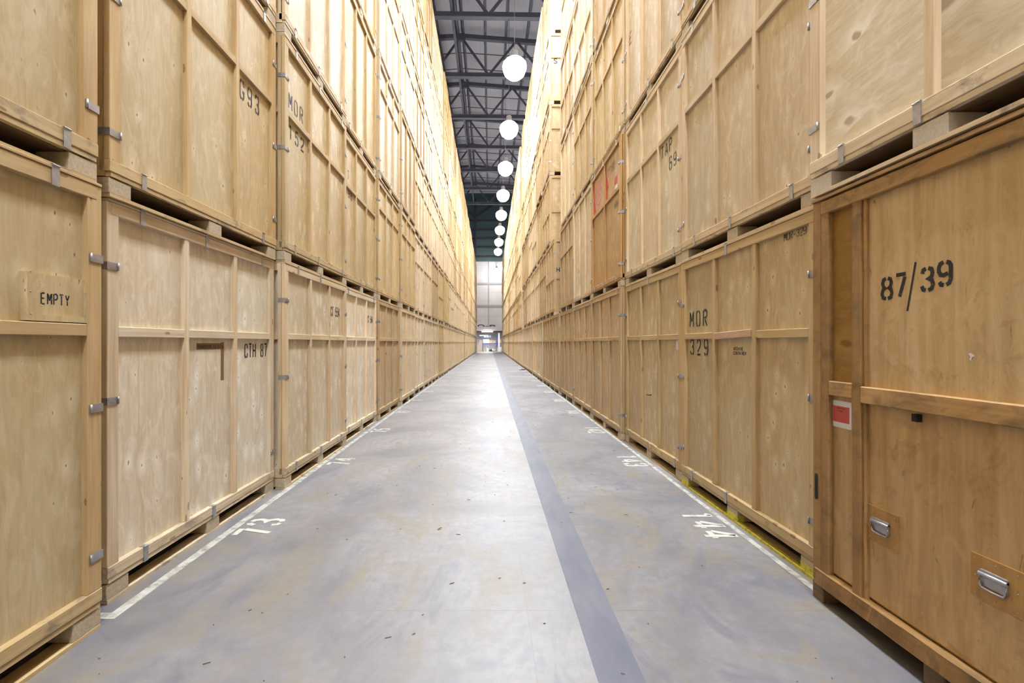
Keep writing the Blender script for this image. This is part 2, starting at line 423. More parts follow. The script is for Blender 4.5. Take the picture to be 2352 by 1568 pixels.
pl = bpy.data.lights.new('high_bay_light', 'POINT'); pl.energy = LAMP_POWER; pl.color = LAMP_COLOR; pl.shadow_soft_size = 0.56
sl = bpy.data.lights.new('reflector_light', 'SPOT'); sl.energy = LAMP_DOWN; sl.color = LAMP_COLOR; sl.shadow_soft_size = 0.56
sl.spot_size = math.radians(164); sl.spot_blend = 0.9
vis = 0
for y in LAMP_YS:
    r = empty('high_bay_lamp', (LAMP_X, y, LAMP_Z))
    if y > 18:
        vis += 1
        lab = 'glowing high bay lamp over the aisle, %s from the camera in the row' % ordn(vis)
    else: lab = 'high bay lamp over the aisle out of view, %s back from the nearest glowing one' % ordn(round((19.75-y)/LAMP_DY))
    tag(r, lab, 'ceiling lamp', 'high bay lamps in a row over the aisle')
    link('refractor', L_DIF, r); link('housing', L_HOU, r); link('suspension_wire', L_WIRE, r)
    lo = bpy.data.objects.new('high_bay_light', pl); COL.objects.link(lo); lo.parent = r
    lo = bpy.data.objects.new('reflector_light', sl); COL.objects.link(lo); lo.parent = r

# ------------------------------------------------------------------ stencil lettering
def mir(p, W=0.55): return [(W-u, v) for u, v in p]
_OL = [(.22, 1), (.09, .95), (0, .8), (0, .2), (.09, .05), (.22, 0)]
_SIX = [[(.52, .84), (.45, .97), (.32, 1)], [(.2, 1), (.07, .93), (0, .75), (0, .2), (.07, .05), (.2, 0)], [(.33, 0), (.48, .05), (.55, .22), (.55, .38), (.47, .53), (.32, .57), (.12, .5)]]
_8L = [(.22, 1), (.08, .94), (.03, .77), (.08, .6), (.16, .52), (.05, .44), (0, .25), (.06, .06), (.22, 0)]
G = {
 '0': [_OL, mir(_OL)], 'O': [_OL, mir(_OL)],
 'C': [_OL, [(.33, 1), (.46, .95), (.55, .8), (.55, .68)], [(.33, 0), (.46, .05), (.55, .2), (.55, .32)]],
 'G': [_OL, [(.33, 1), (.46, .95), (.55, .8), (.55, .7)], [(.33, 0), (.46, .05), (.55, .2), (.55, .42), (.36, .42)]],
 'E': [[(0, 0), (0, 1)], [(.09, 1), (.5, 1)], [(.09, .52), (.42, .52)], [(.09, 0), (.5, 0)]],
 'T': [[(0, 1), (.55, 1)], [(.275, .9), (.275, 0)]],
 'H': [[(0, 0), (0, 1)], [(.55, 0), (.55, 1)], [(.1, .5), (.45, .5)]],
 'M': [[(0, 0), (0, 1)], [(.07, .92), (.28, .35)], [(.32, .35), (.5, .92)], [(.58, 0), (.58, 1)]],
 'P': [[(0, 0), (0, 1)], [(.1, 1), (.38, 1), (.55, .88), (.55, .62), (.38, .48), (.14, .48)]],
 'R': [[(0, 0), (0, 1)], [(.1, 1), (.38, 1), (.55, .88), (.55, .64), (.38, .52), (.14, .52)], [(.26, .42), (.55, 0)]],
 'Y': [[(0, 1), (.275, .5)], [(.55, 1), (.275, .5)], [(.275, .42), (.275, 0)]],
 'A': [[(0, 0), (.25, 1)], [(.31, 1), (.55, 0)], [(.17, .3), (.38, .3)]],
 'S': [[(.53, .8), (.45, .95), (.25, 1), (.06, .9), (.04, .68), (.2, .55), (.38, .46), (.53, .34), (.52, .12), (.36, 0), (.12, .04), (0, .2)]],
 'I': [[(.2, 0), (.2, 1)]], 'N': [[(0, 0), (0, 1)], [(.06, .95), (.48, .05)], [(.55, 0), (.55, 1)]],
 'V': [[(0, 1), (.26, 0)], [(.55, 1), (.3, 0)]], 'F': [[(0, 0), (0, 1)], [(.09, 1), (.5, 1)], [(.09, .52), (.42, .52)]],
 '1': [[(.28, 0), (.28, 1)], [(.22, .97), (.06, .82)]],
 '2': [[(.02, .74), (.06, .92), (.2, 1)], [(.33, 1), (.49, .92), (.55, .76), (.49, .56), (.06, .16)], [(0, 0), (.55, 0)]],
 '3': [[(.02, .78), (.07, .94), (.2, 1)], [(.32, 1), (.48, .94), (.53, .76), (.47, .58), (.34, .52), (.49, .44), (.55, .25), (.49, .06), (.32, 0)], [(.2, 0), (.06, .06), (0, .22)]],
 '4': [[(.42, 0), (.42, 1)], [(.36, .96), (0, .36)], [(0, .26), (.32, .26)], [(.5, .26), (.62, .26)]],
 '5': [[(.1, 1), (.52, 1)], [(.07, .9), (.05, .56), (.26, .62), (.46, .55), (.55, .4), (.55, .2), (.46, .04), (.32, 0)], [(.2, 0), (.06, .05), (0, .2)]],
 '6': _SIX, '9': [[(.55-u, 1-v) for u, v in s] for s in _SIX],
 '7': [[(0, 1), (.55, 1)], [(.5, .88), (.2, 0)]],
 '8': [_8L, mir(_8L)], '-': [[(.08, .45), (.45, .45)]], '/': [[(.05, -.55), (.5, 1.45)]], ' ': [],
}
def strokes(bm, polys, hw, put):
    for pl_ in polys:
        P = [Vector((u, v)) for u, v in pl_]; ls, rs = [], []
        for i, p in enumerate(P):
            d0 = (P[i]-P[i-1]).normalized() if i > 0 else None
            d1 = (P[i+1]-P[i]).normalized() if i < len(P)-1 else None
            d = d1 if d0 is None else d0 if d1 is None else (d0+d1).normalized()
            n = Vector((-d.y, d.x)); k = 1.0
            if d0 is not None and d1 is not None: k = 1/max(0.5, n.dot(Vector((-d1.y, d1.x))))
            ls.append(bm.verts.new(put(p+n*hw*k))); rs.append(bm.verts.new(put(p-n*hw*k)))
        for i in range(len(P)-1): bm.faces.new((rs[i], rs[i+1], ls[i+1], ls[i]))
def text_polys(txt, h, width, fill=0.62, rise=0.0):
    """polylines in metres; txt spread over width"""
    n = len(txt); pitch = width/(n-1+fill) if n > 1 else width/fill
    cw = pitch*fill/0.55
    out = []
    for i, ch in enumerate(txt):
        for s in G[ch]: out.append([(i*pitch+u*cw, v*h+rise*i) for u, v in s])
    return out
def text_mesh(txt, h, width, mat, hw=None, fill=0.62, rise=0.0):
    bm = bmesh.new(); hw = hw or h*0.075
    strokes(bm, text_polys(txt, h, width, fill, rise), hw, lambda p: (0, p.x, p.y))
    me = bpy.data.meshes.new('lettering'); bm.normal_update()
    for f in bm.faces:
        if f.normal.x < 0: f.normal_flip()
    bm.to_mesh(me); bm.free(); me.materials.append(mat); return me

# ------------------------------------------------------------------ crates
T = 0.032                       # how far the frame stands proud of the panels
PW, SW = 0.088, 0.052           # post and stud widths
FT = 0.115                      # top of feet
def bays(L, ns=2):
    inner = L-2*PW; bw = (inner-ns*SW)/(ns+1); y = -L/2+PW; out = []
    for i in range(ns+1):
        out.append((y, y+bw)); y += bw+SW
    return out
_cache = {}
def cache(key, fn):
    if key not in _cache: _cache[key] = fn()
    return _cache[key]
def bx(key, mat, boxes, bev=0.0):
    def mk():
        bm = bmesh.new()
        for b in boxes: box(bm, *b)
        if bev: bevel(bm, bev)
        return mesh(bm, key[0], mat)
    return cache(key, mk)
def frame_boxes(L, H, D):
    """geometry of a crate in its own space: front face at x=0 looking to +x, length along y"""
    h = L/2; br0, br1 = FT, FT+0.095; tr0, tr1 = H-0.088, H-0.016
    return h, br0, br1, tr0, tr1
def end_boxes(L, H, D, s, rail):
    h, br0, br1, tr0, tr1 = frame_boxes(L, H, D)
    y0, y1 = (h-T, h) if s > 0 else (-h, -h+T)
    bs = [(-0.075, -T, y0, y1, br0, tr1), (-D, -D+0.08, y0, y1, br0, tr1)]
    for z0, z1 in ((br0, br1), (tr0, tr1)) + (((rail-0.03, rail+0.03),) if rail else ()):
        bs.append((-D+0.08, -0.075, y0, y1, z0, z1))
    return bs
def clip_mesh(kind, s=1):
    def mk():
        bm = bmesh.new()
        if kind == 'edge':      # strap round a corner post, curled at its inner end
            y = (0, 0.075) if s < 0 else (-0.075, 0)
            box(bm, 0.0, 0.004, y[0], y[1], -0.021, 0.021)
            e = (0.004 if s > 0 else -0.004)
            box(bm, -0.07, 0.004, min(0, e), max(0, e), -0.021, 0.021)
            yi = -0.075 if s > 0 else 0.075
            tube(bm, [(0.006, yi, -0.022), (0.006, yi, 0.022)], 0.0055, 8)
            box(bm, -0.028, 0.004, min(yi, yi-0.004*s), max(yi, yi-0.004*s), -0.021, 0.021)
        else:
            box(bm, 0.0, 0.004, -0.02, 0.02, -0.05, 0.048)
            box(bm, -0.03, 0.004, -0.02, 0.02, 0.044, 0.048)
            tube(bm, [(0.004, -0.02, 0.046), (0.004, 0.02, 0.046)], 0.005, 8)
        return mesh(bm, 'clip', M_CLIP)
    return cache(('clip', kind, s), mk)

ALL = {}
def set_part(o, tint, seed):
    o['tint'] = tint; o['seed'] = float(seed)
    return o
def mkcrate(side, X, y0, L, zb, H, D, style, tint, detail, label, seed):
    ym = y0+L/2
    root = empty('storage_crate', (X, ym, zb), 0 if side < 0 else PI)
    tag(root, label, 'crate', 'stacked plywood storage crates')
    build_crate(root, L, H, D, style, tint, detail, seed)
    root['tint'] = tint
    return root
def build_crate(root, L, H, D, style, tint, detail, seed):
    ns, rail, sid = style            # number of studs, mid rail height or None, id
    h, br0, br1, tr0, tr1 = frame_boxes(L, H, D)
    k = (round(L, 3), round(H, 3), round(D, 3), style)
    rnd = random.Random(seed*977+13)
    def tj(a=0.05):
        f = 1+rnd.uniform(-a, a); g = rnd.uniform(-0.03, 0.03)
        return (tint[0]*f*(1+g), tint[1]*f, tint[2]*f*(1-g))
    def P(name, me, loc=(0,0,0), tn=None):
        o = link(name, me, root, loc); return set_part(o, tn or tint, rnd.random()*40)
    near = detail == 'near'
    bev = 0.003 if near else 0
    kk = k + (near,)
    # body behind the frame
    P('shell', bx(('shell',)+kk, M_PLY, [(-D+T, -T-0.012, -h+T, h-T, br0+0.02, H-0.012)]))
    bl = bays(L, ns)
    if near:
        for i, (a, b) in enumerate(bl):
            P('front_panel', bx(('front_panel', i)+kk, M_PLY if sid != 'H' else M_PLYH, [(-T-0.012, -T, a-0.01, b+0.01, br1-0.01, tr0+0.01)]), tn=tj(0.08))
    else:
        P('front_panel', bx(('front_panel',)+kk, M_PLY if sid != 'H' else M_PLYH, [(-T-0.012, -T, -h+0.03, h-0.03, br1-0.01, tr0+0.01)]))
    # posts and studs
    P('corner_post', bx(('corner_post', 0)+kk, M_TZ, [(-T-0.01, 0, -h, -h+PW, br1, tr1)], bev), tn=tj())
    P('corner_post', bx(('corner_post', 1)+kk, M_TZ, [(-T-0.01, 0, h-PW, h, br1, tr1)], bev), tn=tj())
    for i in range(ns):
        a = bl[i][1]
        P('stud', bx(('stud', i)+kk, M_TZ, [(-T-0.005, -0.001, a, a+SW, br1, tr0)], bev), tn=tj())
    # rails
    P('top_rail', bx(('top_rail',)+kk, M_TY, [(-T-0.01, 0.002, -h+0.03, h-0.03, tr0, tr1)], bev), tn=tj())
    if rail:
        if near:
            for i, (a, b) in enumerate(bl):
                P('cross_rail', bx(('cross_rail', i)+kk, M_TY, [(-T-0.005, -0.002, a, b, rail-0.03, rail+0.03)], bev), tn=tj())
        else:
            P('cross_rail', bx(('cross_rail',)+kk, M_TY, [(-T-0.005, -0.002, a, b, rail-0.03, rail+0.03) for a, b in bl]))
    P('bottom_rail', bx(('bottom_rail',)+kk, M_TD, [(-T-0.03, 0.004, -h, h, br0+0.028, br1)], bev), tn=tj())
    P('base_board', bx(('base_board',)+kk, M_TD, [(-0.03, 0.0, -h+0.01, h-0.01, br0, br0+0.026)]))
    P('lid', bx(('lid',)+kk, M_TY, [(-D, 0.006, -h+0.004, h-0.004, tr1+0.002, H)], 0.002 if near else 0), tn=tj())
    for s in (-1, 1):
        P('end_frame', bx(('end_frame', s)+kk, M_TZ, end_boxes(L, H, D, s, rail)))
    P('deck', bx(('deck',)+kk, M_TD, [(-D+0.01, -0.031, -h+0.01, h-0.01, br0-0.006, br0+0.026), (-D+0.01, -D+0.16, -h+0.01, h-0.01, 0.0, br0-0.0055)]), tn=(0.17, 0.125, 0.08))  # underside tinted dark to stand in for deep shade between the feet
    fy = [(-h, -h+0.17), (-0.085, 0.085), (h-0.17, h)]
    if near:
        for i, (a, b) in enumerate(fy):
            P('foot', bx(('foot', i)+kk, M_CHIP if sid != 'H' else M_CHIPW, [(-0.17, -0.004, a, b, 0.02, br0-0.007)], 0.003), tn=tj())
        P('runner', bx(('runner',)+kk, M_TD, [(-0.10, -0.002, -h+0.005, h-0.005, 0.0, 0.02)]), tn=tj())
        for s in (-1, 1):
            for z in (0.38, 1.155, 1.93):
                if rnd.random() < 0.86: P('clip', clip_mesh('edge', s), (0.001, s*h, z+rnd.uniform(-0.03, 0.03)))
        for yy in (-h*0.72, -0.05, h*0.78):
            if rnd.random() < 0.9: P('clip', clip_mesh('rail'), (0.004, yy+rnd.uniform(-0.05, 0.05), br0+0.05))
            if rnd.random() < 0.7: P('clip', clip_mesh('rail'), (0.003, yy+rnd.uniform(-0.05, 0.05), tr0+0.045))
    else:
        for i, (a, b) in enumerate(fy):
            P('foot', bx(('foot', i)+kk, M_CHIP, [(-0.17, -0.004, a, b, 0.0, br0-0.007)]))
        if detail == 'mid1':
            for sd in (-1, 1):
                for z in (0.4, 1.17, 1.92):
                    if rnd.random() < 0.9: P('clip', clip_mesh('edge', sd), (0.001, sd*h, z+rnd.uniform(-0.05, 0.05)))

def far_boxes(bm, L, H, D, style, M=Matrix.Identity(4)):
    ns, rail, sid = style
    h, br0, br1, tr0, tr1 = frame_boxes(L, H, D)
    bl = bays(L, ns)
    box(bm, -D+T, -T, -h+T, h-T, br0, H-0.012, 0, M)
    for a, b in ((-h, -h+PW), (h-PW, h)): box(bm, -T-0.01, 0, a, b, br1, tr1, 1, M)
    for i in range(ns): box(bm, -T-0.005, -0.001, bl[i][1], bl[i][1]+SW, br1, tr0, 1, M)
    box(bm, -T-0.01, 0.002, -h+0.01, h-0.01, tr0, tr1, 2, M)
    if rail:
        for a, b in bl: box(bm, -T-0.005, -0.002, a, b, rail-0.03, rail+0.03, 2, M)
    box(bm, -T-0.03, 0.004, -h, h, br0, br1, 2, M)
    box(bm, -D, 0.006, -h+0.004, h-0.004, tr1, H, 2, M)
    for s in (-1, 1):
        for b in end_boxes(L, H, D, s, rail): box(bm, *b, 1, M)
    for a, b in ((-h, -h+0.17), (-0.085, 0.085), (h-0.17, h)):
        box(bm, -0.17, -0.004, a, b, 0, br0, 3, M)
    box(bm, -D+0.01, -D+0.16, -h+0.01, h-0.01, 0, br0, 3, M)
FARM = [M_PLY, M_TZ, M_TY, M_CHIP]

STY = {'A': (2, 1.565, 'A'), 'B': (2, 1.80, 'B'), 'C': (2, None, 'C'), 'D': (2, 1.15, 'D'), 'H': (1, None, 'H'), 'E': (1, 1.565, 'E')}
specs = []     # (side, col, level, X, y0, L, zb, H, D, style, tone)
def H_of(side): return 2.332 if side < 0 else 2.352
SPECIAL = {}
tr = random.Random(21)
NCOL = 36
def colgeo(side, k, lev):
    r = random.Random(side*1000+k*17+lev*3+5)
    if side < 0:
        if k < 0: return (-2.12, -1.78+2.16*(k+1), 2.12)
        if k == 0: return (-2.05-0.02*(lev > 0), 0.40, 2.13)
        if k == 1: return (-2.19+0.03*(lev > 0), 2.74-0.02*(lev > 0), 2.12)
        if k == 2: return (-2.10, 4.91, 2.11)
        if k == 3: return (-2.16, 7.065, 2.07)
        return (-2.14+r.uniform(-0.025, 0.025)+(0.04 if k % 5 == 0 else 0), 9.2+2.15*(k-4)+r.uniform(-0.01, 0.01), 2.12)
    if k < 0: return (2.05, -2.2+2.16*(k+1), 2.12)
    if k == 0: return (1.915, 1.30, 1.54) if lev == 0 else (1.905, 1.31, 1.54)
    if k == 1: return (2.04, 2.98, 2.12)
    if k == 2: return (2.06, 5.15, 2.13)
    if k == 3: return (2.05 if lev > 1 else 2.0, 7.33, 2.11)
    x = 2.03 if k < 6 else 1.985
    x += r.uniform(-0.025, 0.02) - (0.03 if lev >= 3 and k > 7 else 0)
    y = 9.50+2.13*(k-4)
    if lev == 1 and k >= 7: y -= 1.1
    if k == 12 and lev >= 1: y += 0.5
    return (x, y+r.uniform(-0.01, 0.01), 2.11)
def missing(side, k, lev):
    if side > 0 and lev >= 1 and k in (6, 13): return True
    return False
for side in (-1, 1):
    H = H_of(side)
    for k in range(-5, NCOL):
        for lev in range(6):
            if missing(side, k, lev): continue
            X, y0, L = colgeo(side, k, lev)
            if side > 0 and k > 13 and lev == 1: pass
            if y0+L > 79.6: continue
            zb = lev*(H+0.003)
            D = 1.55 if L > 1.8 else 2.1
            rr = random.Random(k*31+lev*7+side*101)
            p = rr.random()
            st = 'A' if lev == 0 else ('A' if p < 0.62 else 'B' if p < 0.74 else 'C' if p < 0.88 else 'D')
            q = rr.random()
            if lev == 0 and k > 3: q *= 0.8
            tone = 'pale' if q < 0.42 else 'cream' if q < 0.6 else 'honey' if q < 0.83 else 'tan'
            specs.append(dict(side=side, k=k, lev=lev, X=X, y0=y0, L=L, zb=zb, H=H, D=D, st=st, tone=tone, ov=None))
def spec(side, k, lev):
    for s in specs:
        if s['side'] == side and s['k'] == k and s['lev'] == lev: return s
def ov(side, k, lev, tone=None, st=None, label=None):
    s = spec(side, k, lev)
    if tone: s['tone'] = tone
    if st: s['st'] = st
    if label: s['ov'] = label
ov(-1,0,0,'honey','E','honey coloured plywood crate with the EMPTY board, front left on the floor')
ov(-1,0,1,'honey','E','honey coloured plywood crate stacked on the crate with the EMPTY board')
ov(-1,1,0,'white','A','pale plywood crate stencilled CTH 87 with brown tape, on the floor')
ov(-1,1,1,'honey','A','yellowish plywood crate stencilled G93, stacked on crate CTH 87')
ov(-1,1,2,'pale','A','crate barely in view above crate G93 at the top left')
ov(-1,2,0,'pale','A','plywood crate stencilled CT 554 in its top right bay, on the floor')
ov(-1,2,1,'honey','A','plywood crate stencilled MOR 152, second level on the left')
ov(-1,2,2,'pale','C','pale plywood crate stacked directly on crate MOR 152')
ov(-1,3,0,'white','A','pale plywood crate stencilled CT 564, on the floor behind crate CT 554')
ov(-1,3,1,'honey','A','plywood crate stencilled 198, second level beyond crate MOR 152')
ov(-1,4,0,'tan','A')
ov(-1,5,0,'pale','A'); ov(-1,4,1,'honey','B'); ov(-1,5,1,'honey','B')
ov(1,0,1,'white','H','very pale plywood crate with chipboard feet on top of crate 87/39')
ov(1,1,0,'honey','A','plywood crate stencilled MOR 329 with yellow painted feet, on the floor')
ov(1,1,1,'pale','A','pale plywood crate stacked on crate MOR 329')
ov(1,2,0,'honey','A','plywood crate with a slit and white paper tag, on the floor beyond MOR 329')
ov(1,2,1,'pale','A','plywood crate stencilled TAP 69, second level on the right')
ov(1,2,2,'pale','C','plywood crate with a red letter E, stacked on crate TAP 69')
ov(1,3,0,'tan','A'); ov(1,3,1,'brown','E','brown crate splashed with red paint and marked CT180, second level right')
ov(1,4,0,'tan','A'); ov(1,5,0,'tan','A'); ov(1,4,1,'pale','C'); ov(1,5,1,'tan','A')
ov(1,7,1,'tan','D','tan crate marked H on its near end, second level past the gap')
ov(1,7,0,'tan','A'); ov(1,6,0,'tan','A'); ov(1,7,2,'tan','D'); ov(1,8,1,'tan','A')
specs = [s for s in specs if not (s['side'] > 0 and s['k'] == 0 and s['lev'] == 0)]   # built on its own below

def in_view(s):
    y1 = s['y0']+s['L']
    if y1 < 1.8: return False
    return s['zb'] < CH + (VY+6)/F*y1
LEVW = ['on the floor', 'second level up', 'third level up', 'fourth level up', 'fifth level up', 'topmost level']
TONEW = {'white': 'very pale', 'pale': 'pale', 'cream': 'cream', 'honey': 'honey coloured', 'tan': 'tan', 'brown': 'brown'}
seen = [s for s in specs if in_view(s)]
seen.sort(key=lambda s: s['y0'] + 0.15*s['lev'])
single, mass = seen[:299], seen[299:]
unseen = [s for s in specs if not in_view(s)]
ROOTS = {}
n = 0
def hgt(s): return s['H']
for s in single:
    n += 1
    side, k, lev = s['side'], s['k'], s['lev']
    tint = TINTS[s['tone']]
    rr = random.Random(n*7+3); f = rr.uniform(0.93, 1.06); tint = tuple(c*f for c in tint)
    lab = s['ov'] or '%s plywood crate in %s stack along the %s side, %s' % (TONEW[s['tone']], ordn(k+1), 'left' if side < 0 else 'right', LEVW[lev])
    yend = s['y0']+s['L']
    detail = 'near' if yend < 11.7 else 'mid1' if yend < 18 else 'mid' if yend < 29.5 else 'far'
    if detail != 'far':
        r = mkcrate(side, s['X'], s['y0'], s['L'], s['zb'], s['H'], s['D'], STY[s['st']], tint, detail, lab, n)
    else:
        key = ('far', round(s['L'], 3), s['H'], s['D'], s['st'])
        def mk():
            bm = bmesh.new(); far_boxes(bm, s['L'], s['H'], s['D'], STY[s['st']]); return mesh(bm, 'crate_body', FARM)
        r = link('storage_crate', cache(key, mk), None, (s['X'], s['y0']+s['L']/2, s['zb']), 0 if side < 0 else PI)
        tag(r, lab, 'crate', 'stacked plywood storage crates'); set_part(r, tint, rr.random()*40)
    ROOTS[(side, k, lev)] = r
def crate_mass(lst, label, back=False):
    bm = bmesh.new()
    for s in lst:
        M = Matrix.Translation((s['X'], s['y0']+s['L']/2, s['zb'])) @ Matrix.Rotation(0 if s['side'] < 0 else PI, 4, 'Z')
        far_boxes(bm, s['L'], s['H'], s['D'], STY[s['st']], M)
    if back:  # unseen rows added behind the stacks to block light leaking under them
        for sd in (-1, 1):
            for k in range(-5, 37):
                for lev in range(6):
                    zb = lev*(H_of(sd)+0.003); ya = -9.9+2.15*(k+5)
                    xs = sorted((sd*3.78, sd*5.3))
                    box(bm, xs[0], xs[1], ya+0.02, ya+2.11, zb+FT, zb+H_of(sd), 0)
                    for q in (0.02, 0.98, 1.94): box(bm, xs[0], xs[1], ya+q, ya+q+0.17, zb, zb+FT, 3)
    me = bpy.data.meshes.new('crate_mass'); bm.to_mesh(me); bm.free()
    for m in FARM: me.materials.append(m)
    o = link('storage_crates', me); tag(o, label, 'crates', 'stacked plywood storage crates', 'stuff')
    set_part(o, TINTS['pale'], 3.3)
crate_mass(mass, 'the farthest stacks of plywood crates at the end of the aisle')
crate_mass(unseen, 'plywood crates stacked above and behind the camera and back to back with the visible rows', True)

# ------------------------------------------------------------------ marks on crates
def world_on(side, X, px, py):
    """point of a lengthwise plane at X seen at pixel px, py -> (Y, Z)"""
    y = X*F/(px-VX); return y, CH+(VY-py)*y/F
def local_on(root, off, px, py):
    side = -1 if root.location.x < 0 else 1
    X = root.location.x + side*(-off)            # off: local x of the plane (negative = recessed)
    y, z = world_on(side, X, px, py)
    ly = (y-root.location.y)*(1 if side < 0 else -1)
    return ly, z-root.location.z
def stencil(root, txt, xl, xr, yt, yb, mat=None, off=-T, hw=None, fill=0.62, name='stencil_text', parent=None, rise=0.0):
    l0, z1 = local_on(root, off, xl, yt); _, z0 = local_on(root, off, xl, yb); l1, _ = local_on(root, off, xr, yt)
    me = text_mesh(txt, z1-z0, l1-l0, mat or M_INK, hw, fill, rise)
    o = link(name, me, parent or root, (off+0.0015, l0, z0))
    o['label'] = 'stencilled marking %s' % txt if mat is not M_INKF else 'faded marking %s' % txt
    return o
def patch(root, name, xl, xr, yt, yb, mat, off=-T, th=0.002, label=None, bevel_=0):
    l0, z1 = local_on(root, off, xl, yt); _, z0 = local_on(root, off, xl, yb); l1, _ = local_on(root, off, xr, yt)
    bm = bmesh.new(); box(bm, 0, th, min(l0, l1), max(l0, l1), z0, z1)
    if bevel_: bevel(bm, bevel_)
    o = link(name, mesh(bm, name, mat), root, (off, 0, 0)); set_part(o, root.get('tint', TINTS['honey']), 5.5)
    if label: o['label'] = label
    return o, (min(l0, l1), max(l0, l1), z0, z1)
def blob(root, name, pts, mat, off=-T, label=None):
    bm = bmesh.new()
    vs = [bm.verts.new((0, *local_on(root, off, px, py))) for px, py in pts]
    f = bm.faces.new(vs); bm.normal_update()
    if f.normal.x < 0: f.normal_flip()
    bmesh.ops.triangulate(bm, faces=[f])
    me = bpy.data.meshes.new(name); bm.to_mesh(me); bm.free(); me.materials.append(mat)
    o = link(name, me, root, (off+0.001, 0, 0))
    if label: o['label'] = label
    return o
R = ROOTS
c = R[(-1,1,0)]
stencil(c, 'CTH 87', 562, 612, 790, 821, fill=0.6, hw=0.0085)
tp, _ = patch(c, 'tape', 451, 514, 788, 803, M_TAPE, th=0.001, label='strip of brown tape with handwriting')
patch(c, 'tape', 507, 514, 786, 873, M_TAPE, th=0.0014, label='vertical strip of brown tape')
stencil(c, 'TRANSFERS 12-3-15', 453, 512, 793, 800, M_INK, off=-T+0.0016, hw=0.0022, name='handwriting', parent=c, fill=0.7)
c = R[(-1,1,1)]; stencil(c, 'G93', 551, 594, 180, 223, fill=0.48, hw=0.0105)
c = R[(-1,2,1)]; stencil(c, 'MOR', 663, 695, 212, 247, fill=0.5, hw=0.011); stencil(c, '152', 664, 697, 285, 316, fill=0.5, hw=0.012)
c = R[(-1,2,0)]; stencil(c, 'CT 554', 759.5, 779, 704, 724.6, fill=0.66, hw=0.009)
c = R[(-1,3,0)]; stencil(c, 'CT 564', 844.5, 855.5, 725, 740, M_INKF, fill=0.66, hw=0.010)
c = R[(-1,3,1)]; stencil(c, '198', 794, 808, 427, 447, fill=0.6, hw=0.010); stencil(c, 'T', 798, 801, 391, 411, M_INKF, hw=0.009)
c = R[(1,1,0)]
stencil(c, 'MOR', 1585.5, 1624, 717, 750.6, fill=0.5, hw=0.0095); stencil(c, '329', 1586.6, 1626, 780, 813, fill=0.48, hw=0.010)
stencil(c, 'ARCHIVE', 1685, 1707, 797, 804, M_INKF, hw=0.0028, fill=0.7); stencil(c, 'CONTAINER', 1685, 1714, 807, 814, M_INKF, hw=0.0028, fill=0.7)
stencil(c, 'MOR-329', 1801, 1852, 537, 554, M_INKF, fill=0.7, hw=0.0036)
c = R[(1,2,1)]; stencil(c, 'TAP', 1519.5, 1543, 341, 367, fill=0.56, hw=0.009); stencil(c, '69', 1538, 1553, 362, 391, fill=0.5, hw=0.009)
c = R[(1,2,2)]; stencil(c, 'E', 1446, 1451, 80, 105, M_INKR, hw=0.012)
c = R[(1,3,1)]
stencil(c, 'CT180', 1397, 1412, 390, 408, M_INKF, fill=0.7, hw=0.008)
blob(c, 'red_paint', [(1391, 391), (1388, 397), (1387.5, 440), (1389, 466), (1391.5, 471), (1395, 460), (1396, 440), (1398, 428), (1396, 415)], M_REDP, label='red paint splash')
blob(c, 'red_paint', [(1366, 424), (1362.5, 432), (1363.5, 494), (1370, 488), (1367, 470), (1366.5, 445)], M_REDP, label='red paint splash')
blob(c, 'red_paint', [(1381, 410), (1372, 422), (1370, 450), (1372, 483), (1380, 468), (1381.5, 440)], M_PINK, label='thin pink paint splash')
blob(c, 'red_paint', [(1418, 400), (1413, 408), (1411, 420), (1412, 426), (1417, 421), (1419, 412)], M_REDP, label='red paint splash')
patch(c, 'paper_label', 1413, 1418.5, 427, 441, M_PAPER)
patch(c, 'dark_patch', 1411.5, 1418.5, 471, 480, M_CLIPD)
c = R[(1,2,0)]; patch(c, 'paper_tag', 1553.5, 1563, 781, 803, M_PAPER, label='white paper tag')
blob(c, 'slit', [(1483, 904), (1489, 906), (1497, 905.5), (1497, 908), (1488, 908)], M_HOLE, label='dark slit in the panel')
# hand slot and red strap on the near end of crate CTH 87
c = R[(-1,1,0)]
def slot_mesh(w_, h_):
    bm = bmesh.new(); pts = []
    for a in range(9): pts.append((math.cos(PI*a/8)*w_/2, h_/2-w_/2+math.sin(PI*a/8)*w_/2))
    for a in range(9): pts.append((-math.cos(PI*a/8)*w_/2, -h_/2+w_/2-math.sin(PI*a/8)*w_/2))
    lo = [bm.verts.new((u, 0, v)) for u, v in pts]; hi = [bm.verts.new((u, -0.003, v)) for u, v in pts]
    bm.faces.new(lo); bm.faces.new(hi[::-1])
    for i in range(len(pts)): bm.faces.new((lo[i], lo[(i+1) % len(pts)], hi[(i+1) % len(pts)], hi[i]))
    return mesh(bm, 'hand_slot', M_HOLE)
SLOT = slot_mesh(0.03, 0.14)
o = link('hand_slot', SLOT, c, (-0.055, -1.06, 0.72)); o['label'] = 'dark oblong hand slot'
bm = bmesh.new(); tube(bm, [(0, 0, 0.05), (0.004, -0.006, 0.0), (-0.002, -0.009, -0.05), (0.003, -0.008, -0.085)], 0.006, 6)
s2 = link('strap', mesh(bm, 'strap', M_RED), o, (0, -0.004, 0)); s2['label'] = 'red strap'
